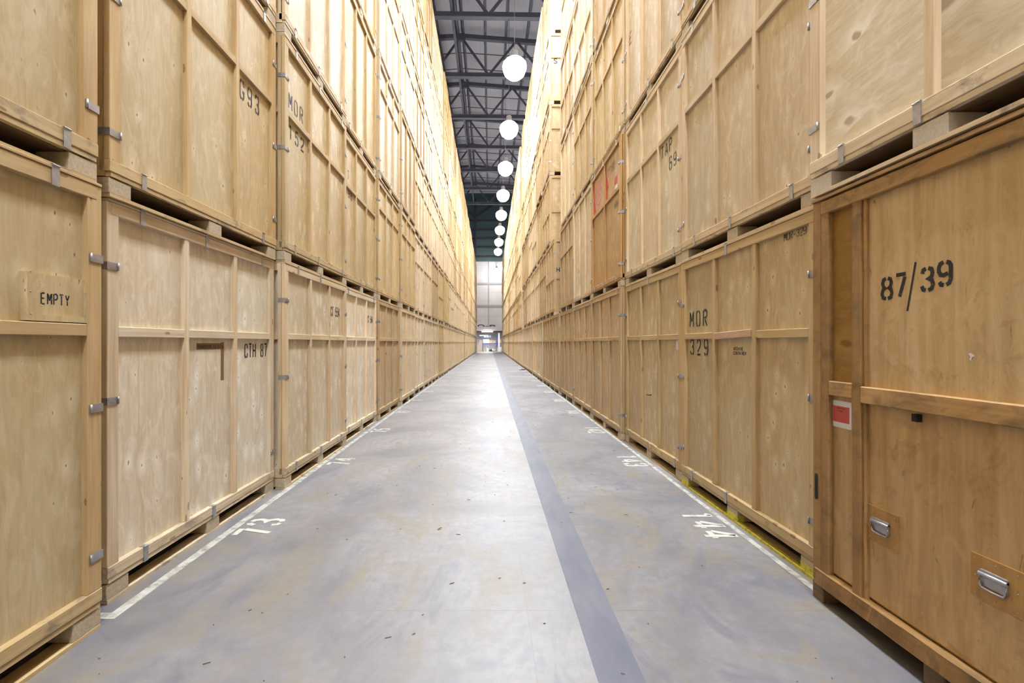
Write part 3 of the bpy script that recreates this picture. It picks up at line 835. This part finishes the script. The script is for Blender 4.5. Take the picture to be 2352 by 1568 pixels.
# yellow paint on the feet of MOR 329, and its loose, tilted middle rail
c = R[(1,1,0)]
o = [q for q in bpy.data.objects if q.parent == c and q.name.startswith('cross_rail')][1]
o.rotation_euler = (0.028, 0, 0); o.location = (0.009, 1.565*math.sin(0.028), 0.004)
set_part(o, (0.62, 0.45, 0.34), 21.0); o['label'] = 'loose pinkish rail, tilted'
for a, b in ((-1.06, -0.89), (-0.085, 0.085), (0.89, 1.06)):
    bm = bmesh.new(); box(bm, -0.06, -0.003, a-0.001, b+0.001, 0.021, 0.072)
    o = link('yellow_paint', mesh(bm, 'yellow_paint', M_YEL), c); o['label'] = 'yellow paint on foot'
bm = bmesh.new(); box(bm, -0.035, -0.0005, -1.058, 1.058, 0.0, 0.0215)
link('yellow_paint', mesh(bm, 'yellow_paint', M_YEL), c)['label'] = 'yellow painted runner edge'
# EMPTY board
c = R[(-1,0,0)]
bd, (ya, yb_, za, zb_) = patch(c, 'sign_board', 46, 191, 622, 735, M_PLY, th=0.018, label='small plywood board reading EMPTY')
for nm, q in (('sign_batten', (0.018, 0.028, ya, ya+0.03, za, zb_)), ('sign_batten', (0.018, 0.028, yb_-0.02, yb_, za, zb_-0.03)), ('sign_batten', (0.018, 0.026, ya+0.03, yb_-0.02, za, za+0.03))):
    o = link(nm, mesh(B(*q), nm, M_PLY), bd); set_part(o, tuple(v*1.06 for v in TINTS['honey']), 8.8)
bm = bmesh.new()
for u, v in ((0.02, 0.03), (0.02, 0.13), (0.02, 0.22), (0.07, 0.17), (0.07, 0.07), (0.27, 0.2), (0.27, 0.06), (0.305, 0.04), (0.305, 0.15)):
    lathe(bm, [(0.0035, -0.001), (0.003, 0.002), (0.001, 0.003)], 8, (0, 0, 0))
    for vv in list(bm.verts)[-24:]:
        x_, y_, z_ = vv.co; vv.co = (0.029+z_, ya+u+x_, za+v+y_)
link('screws', mesh(bm, 'screws', M_CLIP), bd)
stencil(c, 'EMPTY', 94, 158, 672, 697, off=-T+0.0172, fill=0.6, hw=0.0034, parent=c)
# near-end letters at the gap
def end_text(root, txt, h, w_, lx, lz, mat=M_INK):
    me = text_mesh(txt, h, w_, mat, h*0.1)
    o = link('stencil_text', me, root, (lx, root_end(root), lz)); o.rotation_euler = (0, 0, PI/2)
    o['label'] = 'stencilled marking %s' % txt
    return o
def root_end(root):
    for s in single:
        if R.get((s['side'], s['k'], s['lev'])) is root: return s['L']/2-T+0.002
if (1,7,1) in R: end_text(R[(1,7,1)], 'H', 0.13, 0.085, -0.085, 1.34)
if (1,7,4) in R: end_text(R[(1,7,4)], 'S', 0.16, 0.10, -0.17, 1.36)

# ------------------------------------------------------------------ the old brown crate 87/39
def old_crate():
    X, y0, L, H, D = 1.915, 1.30, 1.54, 2.342, 2.1
    r = empty('storage_crate', (X, y0+L/2, 0), PI)
    tint = TINTS['brown']; r['tint'] = tint
    tag(r, 'dark brown worn crate marked 87/39 with two metal handles, front right on the floor', 'crate', 'stacked plywood storage crates')
    h = L/2; rnd = random.Random(4)
    def P(name, boxes, mat, bev=0.004, tn=None, sub=None):
        bm = bmesh.new()
        for b in boxes: box(bm, *b)
        if bev: bevel(bm, bev)
        f = rnd.uniform(0.9, 1.12)
        return set_part(link(name, mesh(bm, name, mat), sub or r), tn or tuple(v*f for v in tint), rnd.random()*40)
    # local +y runs towards the camera; far end at -h
    ya0, ya1, yb0, yb1 = -h, -h+0.13, -h+0.305, -h+0.385
    P('shell', [(-D+0.03, -0.045, -h+0.03, h-0.03, 0.13, H-0.02)], M_PLYO, 0)
    P('side_panel', [(-0.045, -0.03, ya1-0.01, yb0+0.01, 0.2, 1.25)], M_PLYO, 0, (0.52, 0.355, 0.175))
    P('side_panel', [(-0.045, -0.03, ya1-0.01, yb0+0.01, 1.25, H-0.09)], M_PLYH, 0, (0.36, 0.205, 0.06))
    P('front_panel', [(-0.045, -0.03, yb1-0.01, h-0.05, 0.2, 1.25)], M_PLYO, 0, (0.52, 0.345, 0.16))
    P('front_panel', [(-0.045, -0.03, yb1-0.01, h-0.05, 1.25, H-0.09)], M_PLYO, 0, (0.61, 0.45, 0.25))
    P('corner_post', [(-0.10, 0.0, ya0, ya0+0.07, 0.11, H-0.02)], M_TZO)
    P('inner_post', [(-0.045, 0.0, ya0+0.071, ya1, 0.17, H-0.09)], M_TZO)
    P('stud', [(-0.045, 0.0, yb0, yb1-0.02, 0.17, H-0.09)], M_TZO)
    P('stud', [(-0.045, -0.012, yb1-0.02, yb1, 0.17, H-0.09)], M_TZO)
    P('corner_post', [(-0.10, 0.0, h-0.08, h, 0.17, H-0.02)], M_TZO)
    P('top_rail', [(-0.05, 0.004, -h+0.07, h, H-0.105, H-0.03)], M_TYO)
    P('cross_rail', [(-0.04, 0.0, ya1, yb0, 1.205, 1.285)], M_TYO)
    P('cross_rail', [(-0.04, 0.003, yb1-0.02, h-0.08, 1.19, 1.275)], M_TYO)
    # chewed bottom rail
    bm = bmesh.new(); box(bm, -0.06, 0.018, -h+0.03, h, 0.10, 0.185)
    bmesh.ops.subdivide_edges(bm, edges=[e for e in bm.edges if abs(e.verts[0].co.y-e.verts[1].co.y) > 1], cuts=70)
    from mathutils import noise as mn
    for v in bm.verts:
        if v.co.x > 0:
            lo_ = v.co.z < 0.15
            q = mn.fractal(Vector((v.co.y*7, 1.3 if lo_ else 5.1, 0)), 0.8, 2.0, 4)
            v.co.x += 0.009*q-0.004; v.co.z += (0.008 if lo_ else 0.004)*q-(0.002 if lo_ else 0)
    set_part(link('bottom_rail', mesh(bm, 'bottom_rail', M_TYO), r), (0.36, 0.225, 0.10), 12.2)
    P('lid', [(-D, 0.012, -h+0.005, h, H-0.022, H-0.012), (-D, 0.004, -h+0.005, h, H-0.010, H)], M_TYO, 0.001, tuple(v*0.8 for v in tint))
    for s in (-1, 1): P('end_frame', end_boxes(L, H, D, s, 1.2), M_TZO, 0)
    for a, b in ((-h-0.005, -h+0.085), (-0.05, 0.05), (h-0.1, h)):
        P('foot', [(-D+0.01, -0.002, a, b, 0.0, 0.10)], M_TYO, 0.004, (0.23, 0.17, 0.11))
    # lettering, each figure as it stands on the panel
    for ch, xl, xr, yt, yb in (('8', 2026.5, 2049, 641, 687), ('7', 2059, 2081, 632, 682), ('3', 2118, 2143.5, 618, 668), ('9', 2157, 2184.5, 604, 656)):
        stencil(r, ch, xl, xr, yt, yb, off=-0.03, hw=0.0092, fill=0.55)
    bm = bmesh.new(); p0 = local_on(r, -0.03, 2084.5, 714); p1 = local_on(r, -0.03, 2103.5, 602)
    strokes(bm, [[p0, p1]], 0.005, lambda p: (-0.0285, p.x, p.y))
    link('stencil_text', mesh(bm, 'slash', M_INK), r)['label'] = 'black slash stroke'
    # red notice
    o, (a, b, z0, z1) = patch(r, 'notice', 1911, 1957, 917, 977, M_PAPER, off=-0.03, th=0.003, label='white framed red paper notice')
    q = link('notice_sheet', mesh(B(0.003, 0.004, a+0.015, b-0.015, z0+0.03, z1-0.03), 'notice_sheet', M_REDPAPER), o); q['label'] = 'red paper'
    bm = bmesh.new()
    for i, (wd) in enumerate((0.06, 0.035)): box(bm, 0.004, 0.0046, (a+b)/2-wd/2, (a+b)/2+wd/2, z1-0.042-0.016*i, z1-0.0395-0.016*i)
    link('print_lines', mesh(bm, 'print_lines', M_INK), o)
    # hand slot in the far end post
    o = link('hand_slot', slot_mesh(0.022, 0.15), r, (0.002, -h+0.035, 0.66)); o.rotation_euler = (0, 0, PI/2); o['label'] = 'dark oblong hand slot'
    # two handles on plywood plates
    for xl, xr, yt, yb in ((1993.5, 2066, 1155, 1234), (2233, 2356, 1265, 1362)):
        l0, z1 = local_on(r, -0.03, xl, yt); l1, _ = local_on(r, -0.03, xr, yt); _, z0 = local_on(r, -0.03, xl, yb)
        pm = bmesh.new(); box(pm, -0.03, -0.024, l0, l1, z0, z1)
        pt = set_part(link('handle_plate', mesh(pm, 'handle_plate', M_PLYO), r), (0.44, 0.255, 0.085), 7.7+xl)
        sb = bmesh.new()
        for u in (0.1, 0.5, 0.9):
            for v in (0.1, 0.5, 0.9):
                if (u, v) == (0.5, 0.5): continue
                lathe(sb, [(0.003, 0), (0.0025, 0.0015), (0.001, 0.002)], 8)
                for vv in list(sb.verts)[-24:]:
                    x_, y_, z_ = vv.co; vv.co = (-0.024+z_, l0+(l1-l0)*u+x_, z0+(z1-z0)*v+y_)
        link('screws', mesh(sb, 'screws', M_CLIP), pt)
        cy, cz = (l0+l1)/2-0.005, (z0+z1)/2; ww = 0.048; x = -0.024
        hb = bmesh.new()
        box(hb, x, x+0.003, cy-ww, cy+ww, cz-0.028, cz+0.036); bevel(hb, 0.001)
        bp = link('handle_backplate', mesh(hb, 'handle_backplate', M_CLIP), pt)
        hb = bmesh.new(); tube(hb, [(x+0.006, cy-ww-0.004, cz+0.018), (x+0.006, cy+ww+0.004, cz+0.018)], 0.0095, 12)
        box(hb, x, x+0.008, cy-ww-0.004, cy+ww+0.004, cz+0.018, cz+0.034)
        link('handle_hinge', mesh(hb, 'handle_hinge', M_CLIP), pt)
        hb = bmesh.new()
        pts = [(cy-ww, cz+0.018), (cy-ww-0.002, cz-0.02), (cy-ww+0.008, cz-0.034), (cy, cz-0.037), (cy+ww-0.008, cz-0.034), (cy+ww+0.002, cz-0.02), (cy+ww, cz+0.018)]
        tube(hb, [(x+0.009, u, v) for u, v in pts], 0.0042, 8)
        link('handle_bail', mesh(hb, 'handle_bail', M_CLIP), pt)['label'] = 'drop handle of bent steel rod'
    # torn scrap of paper
    blob(r, 'paper_scrap', [(2224, 812), (2230, 810), (2240, 817), (2233, 820), (2231, 828), (2227, 826), (2229, 819)], M_PAPER, off=-0.03, label='torn scrap of white paper')
    bm = bmesh.new(); l, z = local_on(r, -0.03, 2112, 962)
    box(bm, -0.03, -0.004, l-0.012, l+0.014, z-0.012, z+0.022)
    link('rail_block', mesh(bm, 'rail_block', M_HOLE), r)
old_crate()

# ------------------------------------------------------------------ floor paint
def floor_line(name, quads, label):
    bm = bmesh.new()
    for x0, x1, y0, y1 in quads: box(bm, x0, x1, y0, y1, -0.004, 0.002)
    o = link(name, mesh(bm, name, M_WHT)); o['kind'] = 'structure'; o['label'] = label
floor_line('floor_line_marking', [(-2.10, -2.04, 2.66, 62), (-2.3, -2.04, 2.60, 2.66)], 'worn white line along the left row of crates')
floor_line('floor_line_marking', [(1.955, 2.0, 2.9, 62)], 'worn white line along the right row of crates')
def floor_number(txt, side, yc):
    Hh = 0.30; n_ = len(txt); wd = 0.17*n_-0.03+0.02*(n_-1)
    bm = bmesh.new()
    polys = text_polys(txt, Hh-0.045, wd, 0.62)
    if side < 0:   # read facing -x; right = +y, up = -x
        put = lambda p: (-1.72-0.02-p.y, yc-wd/2+p.x, 0.0025)
    else:
        put = lambda p: (1.65+0.02+p.y, yc+wd/2-p.x, 0.0025)
    strokes(bm, polys, 0.0225, put)
    bm.normal_update()
    for f in bm.faces:
        if f.normal.z < 0: f.normal_flip()
    me = bpy.data.meshes.new('bay_number'); bm.to_mesh(me); bm.free(); me.materials.append(M_NUM)
    o = link('bay_number', me); tag(o, 'white bay number %s painted on the concrete floor' % txt, 'floor number', 'bay numbers painted on the floor')
for i in range(12):
    floor_number(str(73+i), -1, 3.9+2.15*i)
    floor_number(str(144-i), 1, 3.95+2.14*i)

# ------------------------------------------------------------------ far end: mezzanine, racking, goods
def at80(px, py, y=80.0): return (px-VX)*y/F, CH+(VY-py)*y/F
bm = bmesh.new(); box(bm, -10, 10, 80.6, 87.5, 4.0, 4.14); box(bm, -10, 10, 80.4, 80.6, 3.5, 4.2)
mz = struct('mezzanine_floor', bm, M_WHITE, 'white edge of the mezzanine across the far end')
bm = bmesh.new(); box(bm, -10, 10, 80.75, 80.9, 3.22, 3.5); struct('mezzanine_beam', bm, M_RUST, 'dark red beam under the mezzanine edge')
bm = bmesh.new(); box(bm, 1.42, 1.68, 80.8, 81.0, 0, 4.0); struct('mezzanine_column', bm, M_WHITE, 'white steel post under the mezzanine')
def fluo(px, py, wd, y, label, pw, dh=0.0):
    x, z = at80(px, py, y)
    r = empty('fluorescent_lamp', (x, y, z)); tag(r, label, 'ceiling lamp')
    bm = bmesh.new(); box(bm, -wd/2, wd/2, -0.12, 0.12, 0.0, 0.09); link('housing', mesh(bm, 'housing', M_HOUS), r)
    bm = bmesh.new()
    for dy in (-0.07, 0.0, 0.07): tube(bm, [(-wd/2+0.03, dy, -0.03), (wd/2-0.03, dy, -0.03)], 0.03, 10)
    if dh: box(bm, -wd/2+0.05, wd/2-0.05, -0.11, 0.11, -0.03-dh, 0.0)  # glowing box added below the tubes as the lamp's glare
    link('tubes', mesh(bm, 'tubes', M_TUBE), r)
    bm = bmesh.new()
    for dx in (-wd*0.35, wd*0.35): tube(bm, [(dx, 0, 0.09), (dx, 0, 4.0-z)], 0.01, 6)
    link('hanger', mesh(bm, 'hanger', M_HOUS), r)
    l = bpy.data.lights.new('tube_light', 'AREA'); l.shape = 'RECTANGLE'; l.size = wd; l.size_y = 0.24; l.energy = pw
    lo = bpy.data.objects.new('tube_light', l); COL.objects.link(lo); lo.parent = r; lo.location = (0, 0, -0.08-dh)
fluo(1119, 759.5, 1.9, 80.1, 'wide bright tube lamp hanging in front of the mezzanine edge', 300, 0.16)
fluo(1111, 770, 1.5, 83.6, 'narrow tube lamp below and behind the brightest lamp', 170)
# exit sign
x, z = at80(1120, 772.3, 82.5)
r = empty('exit_sign', (x, 82.5, z)); tag(r, 'green and white emergency exit sign under the mezzanine', 'sign')
link('sign_panel', mesh(B(-0.62, 0.62, 0, 0.03, -0.17, 0.17), 'sign_panel', M_SIGNW), r)
bm = bmesh.new(); box(bm, 0.12, 0.6, -0.01, 0, -0.15, 0.15); link('arrow_field', mesh(bm, 'arrow_field', M_GREEN), r)
bm = bmesh.new(); box(bm, 0.22, 0.38, -0.02, -0.01, -0.035, 0.035)
v3 = [bm.verts.new(p) for p in ((0.38, -0.02, -0.1), (0.5, -0.02, 0), (0.38, -0.02, 0.1))]; bm.faces.new(v3)
link('arrow', mesh(bm, 'arrow', M_SIGNW), r)
bm = bmesh.new()
lathe(bm, [(0.02, -0.03), (0.04, 0), (0.02, 0.03)], 10, (-0.3, -0.012, 0.11))
beam(bm, (-0.3, -0.012, 0.07), (-0.34, -0.012, -0.03), 0.02, 0.06); beam(bm, (-0.34, -0.012, -0.03), (-0.26, -0.012, -0.14), 0.02, 0.04)
beam(bm, (-0.34, -0.012, -0.03), (-0.46, -0.012, -0.12), 0.02, 0.04); beam(bm, (-0.3, -0.012, 0.06), (-0.2, -0.012, 0.02), 0.02, 0.03)
box(bm, -0.16, -0.05, -0.012, 0, -0.15, 0.15)
link('running_man', mesh(bm, 'running_man', M_GREEN), r)
bm = bmesh.new()
for dx in (-0.5, 0.5): tube(bm, [(dx, 0.015, 0.17), (dx, 0.015, 4.0-z)], 0.008, 6)
link('hanger', mesh(bm, 'hanger', M_HOUS), r)
# racking
def rack(x0, x1, y, label):
    r = empty('pallet_rack', ((x0+x1)/2, y, 0)); tag(r, label, 'rack', 'blue racking at the far end')
    hw = (x1-x0)/2
    for s in (-1, 1):
        for dy in (0, 0.9):
            link('upright', mesh(B(s*hw-0.05, s*hw+0.05, dy-0.05, dy+0.05, 0, 2.75), 'upright', M_BLUE), r)
    for dy in (0, 0.9): link('beam', mesh(B(-hw+0.05, hw-0.05, dy-0.03, dy+0.03, 1.30, 1.44), 'beam', M_BLUE), r)
    link('shelf', mesh(B(-hw+0.05, hw-0.05, 0.03, 0.87, 1.40, 1.46), 'shelf', M_GREY), r)
rack(-1.22, 1.12, 82.6, 'blue steel rack at the far end of the aisle')
rack(1.26, 3.6, 82.6, 'blue steel rack partly behind the white post')
def goods(name, px0, px1, py0, py1, y, d, mat, label, cat, z0=None, lid=True):
    xa, zt = at80(px0, py0, y); xb, zl = at80(px1, py1, y)
    if z0 is not None: zt += z0-zl; zl = z0
    r = empty(name, ((xa+xb)/2, y+d/2, zl)); tag(r, label, cat)
    wd = abs(xb-xa)/2; hh = zt-zl
    bm = bmesh.new(); box(bm, -wd, wd, -d/2, d/2, 0, hh*0.97); bevel(bm, 0.01); link('body', mesh(bm, 'body', mat), r)
    if lid:
        bm = bmesh.new(); box(bm, -wd*0.98, -0.005, -d/2, d/2, hh*0.97, hh); box(bm, 0.005, wd*0.98, -d/2, d/2, hh*0.97, hh)
        link('flaps', mesh(bm, 'flaps', mat), r)
    return r
SH = 1.46
goods('whiteboard', 1109.5, 1123.5, 778, 787, 82.7, 0.12, M_WHITE, 'bright white panel standing on the blue rack shelf', 'panel', SH, False)
for i, (a, b, t_) in enumerate(((1124, 1129, 781), (1129.3, 1131.6, 781.2), (1132, 1134.6, 781), (1135, 1138.5, 781.5))):
    goods('cardboard_box', a, b, t_, 787.5, 82.75, 0.5, M_CARD, '%s cardboard box along the blue rack shelf, beside the white panel' % ordn(i+1), 'box', SH)
goods('cardboard_box', 1110.3, 1115.5, 799, 805.6, 82.7, 0.5, M_CARD, 'cardboard box on the floor under the rack, left', 'box', 0.0)
goods('white_carton', 1117.2, 1122.3, 798.5, 805.6, 82.7, 0.45, M_WHITE, 'white carton on the floor under the rack', 'box', 0.0)
goods('cardboard_box', 1141.2, 1143.6, 796, 805.6, 82.3, 0.25, M_CARD, 'narrow cardboard box standing by the white post', 'box', 0.0)
goods('cardboard_box', 1147.6, 1151.5, 777.5, 787, 82.75, 0.6, M_CARD, 'cardboard box on the right-hand rack shelf', 'box', SH)
goods('white_cabinet', 1148, 1151.5, 795, 805.6, 82.75, 0.6, M_WHITE, 'white box on the floor right of the post', 'box', 0.0)
# coil on the carton
def coil(name, x, y, z, R0, rr_, turns, mat, label, cat, upright=False, sx=1.0, fl=1.0):
    bm = bmesh.new(); pts = []
    N = 20*turns
    for i in range(N+1):
        a = 2*PI*i/20; q = R0*(1+0.08*math.sin(i*1.7))
        if upright: pts.append((q*math.cos(a)*sx, 0.03*math.sin(i*0.9)+0.02*i/N, (q*math.sin(a)+R0)*fl))
        else: pts.append((q*math.cos(a)*sx, q*math.sin(a), rr_+2*rr_*i/20*0.9))
    tube(bm, pts, rr_, 8)
    o = link(name, mesh(bm, name, mat), None, (x, y, z)); tag(o, label, cat); return o
coil('cable_coil', 0.0-0.4, 82.85, 0.54, 0.26, 0.05, 2, M_GREY, 'grey coiled hose lying on the white carton', 'hose', True)
for i, (px, rad, mt, lb) in enumerate(((1104.5, 0.4, M_BLACK, 'wide dark hose coil on the mezzanine edge, far left'), (1115.5, 0.2, M_GREY, 'small grey hose coil on the mezzanine edge'), (1118.8, 0.16, M_BLACK, 'small black hose coil beside the grey one'), (1131, 0.36, M_BLACK, 'dark hose coil on the mezzanine edge above the rack'))):
    x, _ = at80(px, 750, 80.9)
    coil('hose_coil', x, 80.95+0.06*i, 4.2 if False else 4.14, rad, 0.055, 3, mt, lb, 'hose', True, 1.25, 0.5)
for px, wd, mt, lb in ((1127, 0.13, M_CARD, 'small cardboard box on the mezzanine edge'), (1134, 0.22, M_WHITE, 'white box on the mezzanine edge')):
    x, _ = at80(px, 750, 80.7)
    o = link('small_box', mesh(B(-wd, wd, 0, 0.3, 0, 0.42), 'small_box', mt), None, (x, 81.35, 4.14)); tag(o, lb, 'box')
# heap under the rack
rnd = random.Random(3)
for i, (px, sz, mt, lb) in enumerate(((1127.6, 0.22, M_BLACK, 'black sack slumped under the rack'), (1132.4, 0.24, M_WHITE, 'white sack on the pile under the rack'), (1136.9, 0.2, M_YEL, 'yellow sack at the right of the pile'))):
    x, _ = at80(px, 800, 82.9)
    bm = bmesh.new(); bmesh.ops.create_icosphere(bm, subdivisions=3, radius=1)
    for v in bm.verts:
        k_ = 1+0.16*math.sin(v.co.x*5+i)+0.12*math.sin(v.co.y*7+2*i)+0.05*math.sin(v.co.z*9)
        v.co = Vector((v.co.x*sz*1.05*k_, v.co.y*sz*k_, max(v.co.z, -0.6)*sz*k_))
    mz_ = min(v.co.z for v in bm.verts)
    for v in bm.verts: v.co.z -= mz_
    for f in bm.faces: f.smooth = True
    o = link('sack', mesh(bm, 'sack', plain('sack_cloth', (0.05, 0.05, 0.06), 0.8) if i == 0 else plain('sack_cloth', (0.7, 0.7, 0.68), 0.8) if i == 1 else plain('sack_cloth', (0.6, 0.55, 0.15), 0.8)), None, (x, 82.95+0.28*(i % 2), 0)); tag(o, lb, 'sack')
# leaning boards
for i in range(6):
    x, _ = at80(1097.6+1.7*i, 790, 81.5)
    top = 2.0 if i > 1 else 1.2+0.4*i
    lean = [0.10, 0.09, 0.08, 0.06, 0.04, 0.03][i]
    bm = bmesh.new(); beam(bm, (0, 0, 0.02), (lean*0.9, 0.35, top), 0.04, 0.11)
    zmin = min(v.co.z for v in bm.verts)
    for v in bm.verts: v.co.z -= zmin
    o = link('leaning_board', mesh(bm, 'leaning_board', M_TZ), None, (x, 81.7+0.05*i, 0)); set_part(o, TINTS['honey' if i % 2 else 'tan'], i*2.2)
    tag(o, 'long timber board leaning beside the rack, %s of six from the left' % ordn(i+1), 'board', 'timber boards leaning by the rack')
# wall lamp washing the end wall
x, z = 1.1, 13.6
r = empty('wall_lamp', (x, 77.6, z)); tag(r, 'lamp throwing a bright patch on the white end wall', 'wall lamp')
link('lamp_body', mesh(B(-0.15, 0.15, -0.1, 0.1, 0, 0.25), 'lamp_body', M_STEEL), r)
bm = bmesh.new(); beam(bm, (0, 0.1, 0.12), (0, 4.3, 1.2), 0.06, 0.06); link('bracket', mesh(bm, 'bracket', M_STEEL), r)
l = bpy.data.lights.new('wall_light', 'POINT'); l.energy = 900; l.shadow_soft_size = 0.15
lo = bpy.data.objects.new('wall_light', l); COL.objects.link(lo); lo.parent = r; lo.location = (0, 0, -0.14)

# ------------------------------------------------------------------ litter on the floor
bm = bmesh.new(); rnd = random.Random(11)
for i in range(190):
    y = 1.6+rnd.random()**1.7*16; x = rnd.uniform(-1.9, 1.85)
    ln = rnd.choice((0.003, 0.005, 0.006, 0.009, 0.016)); a = rnd.gauss(0, 0.9)
    M = Matrix.Translation((x, y, 0)) @ Matrix.Rotation(a, 4, 'Z')
    wd = rnd.uniform(0.001, 0.0025); box(bm, -ln, ln, -wd, wd, 0.0005, 0.004, 0, M)
o = link('floor_litter', mesh(bm, 'floor_litter', M_DEBRIS)); tag(o, 'small splinters and scraps scattered over the concrete floor', 'litter', None, 'stuff')
bm = bmesh.new(); box(bm, -0.16, 0.16, -0.05, 0.05, 0, 0.02); box(bm, -0.05, 0.2, -0.02, 0.03, 0.02, 0.05)
o = link('timber_offcut', mesh(bm, 'timber_offcut', M_RUST), None, (1.78, 26.5, 0)); tag(o, 'reddish timber offcut lying by the right row of crates', 'offcut')
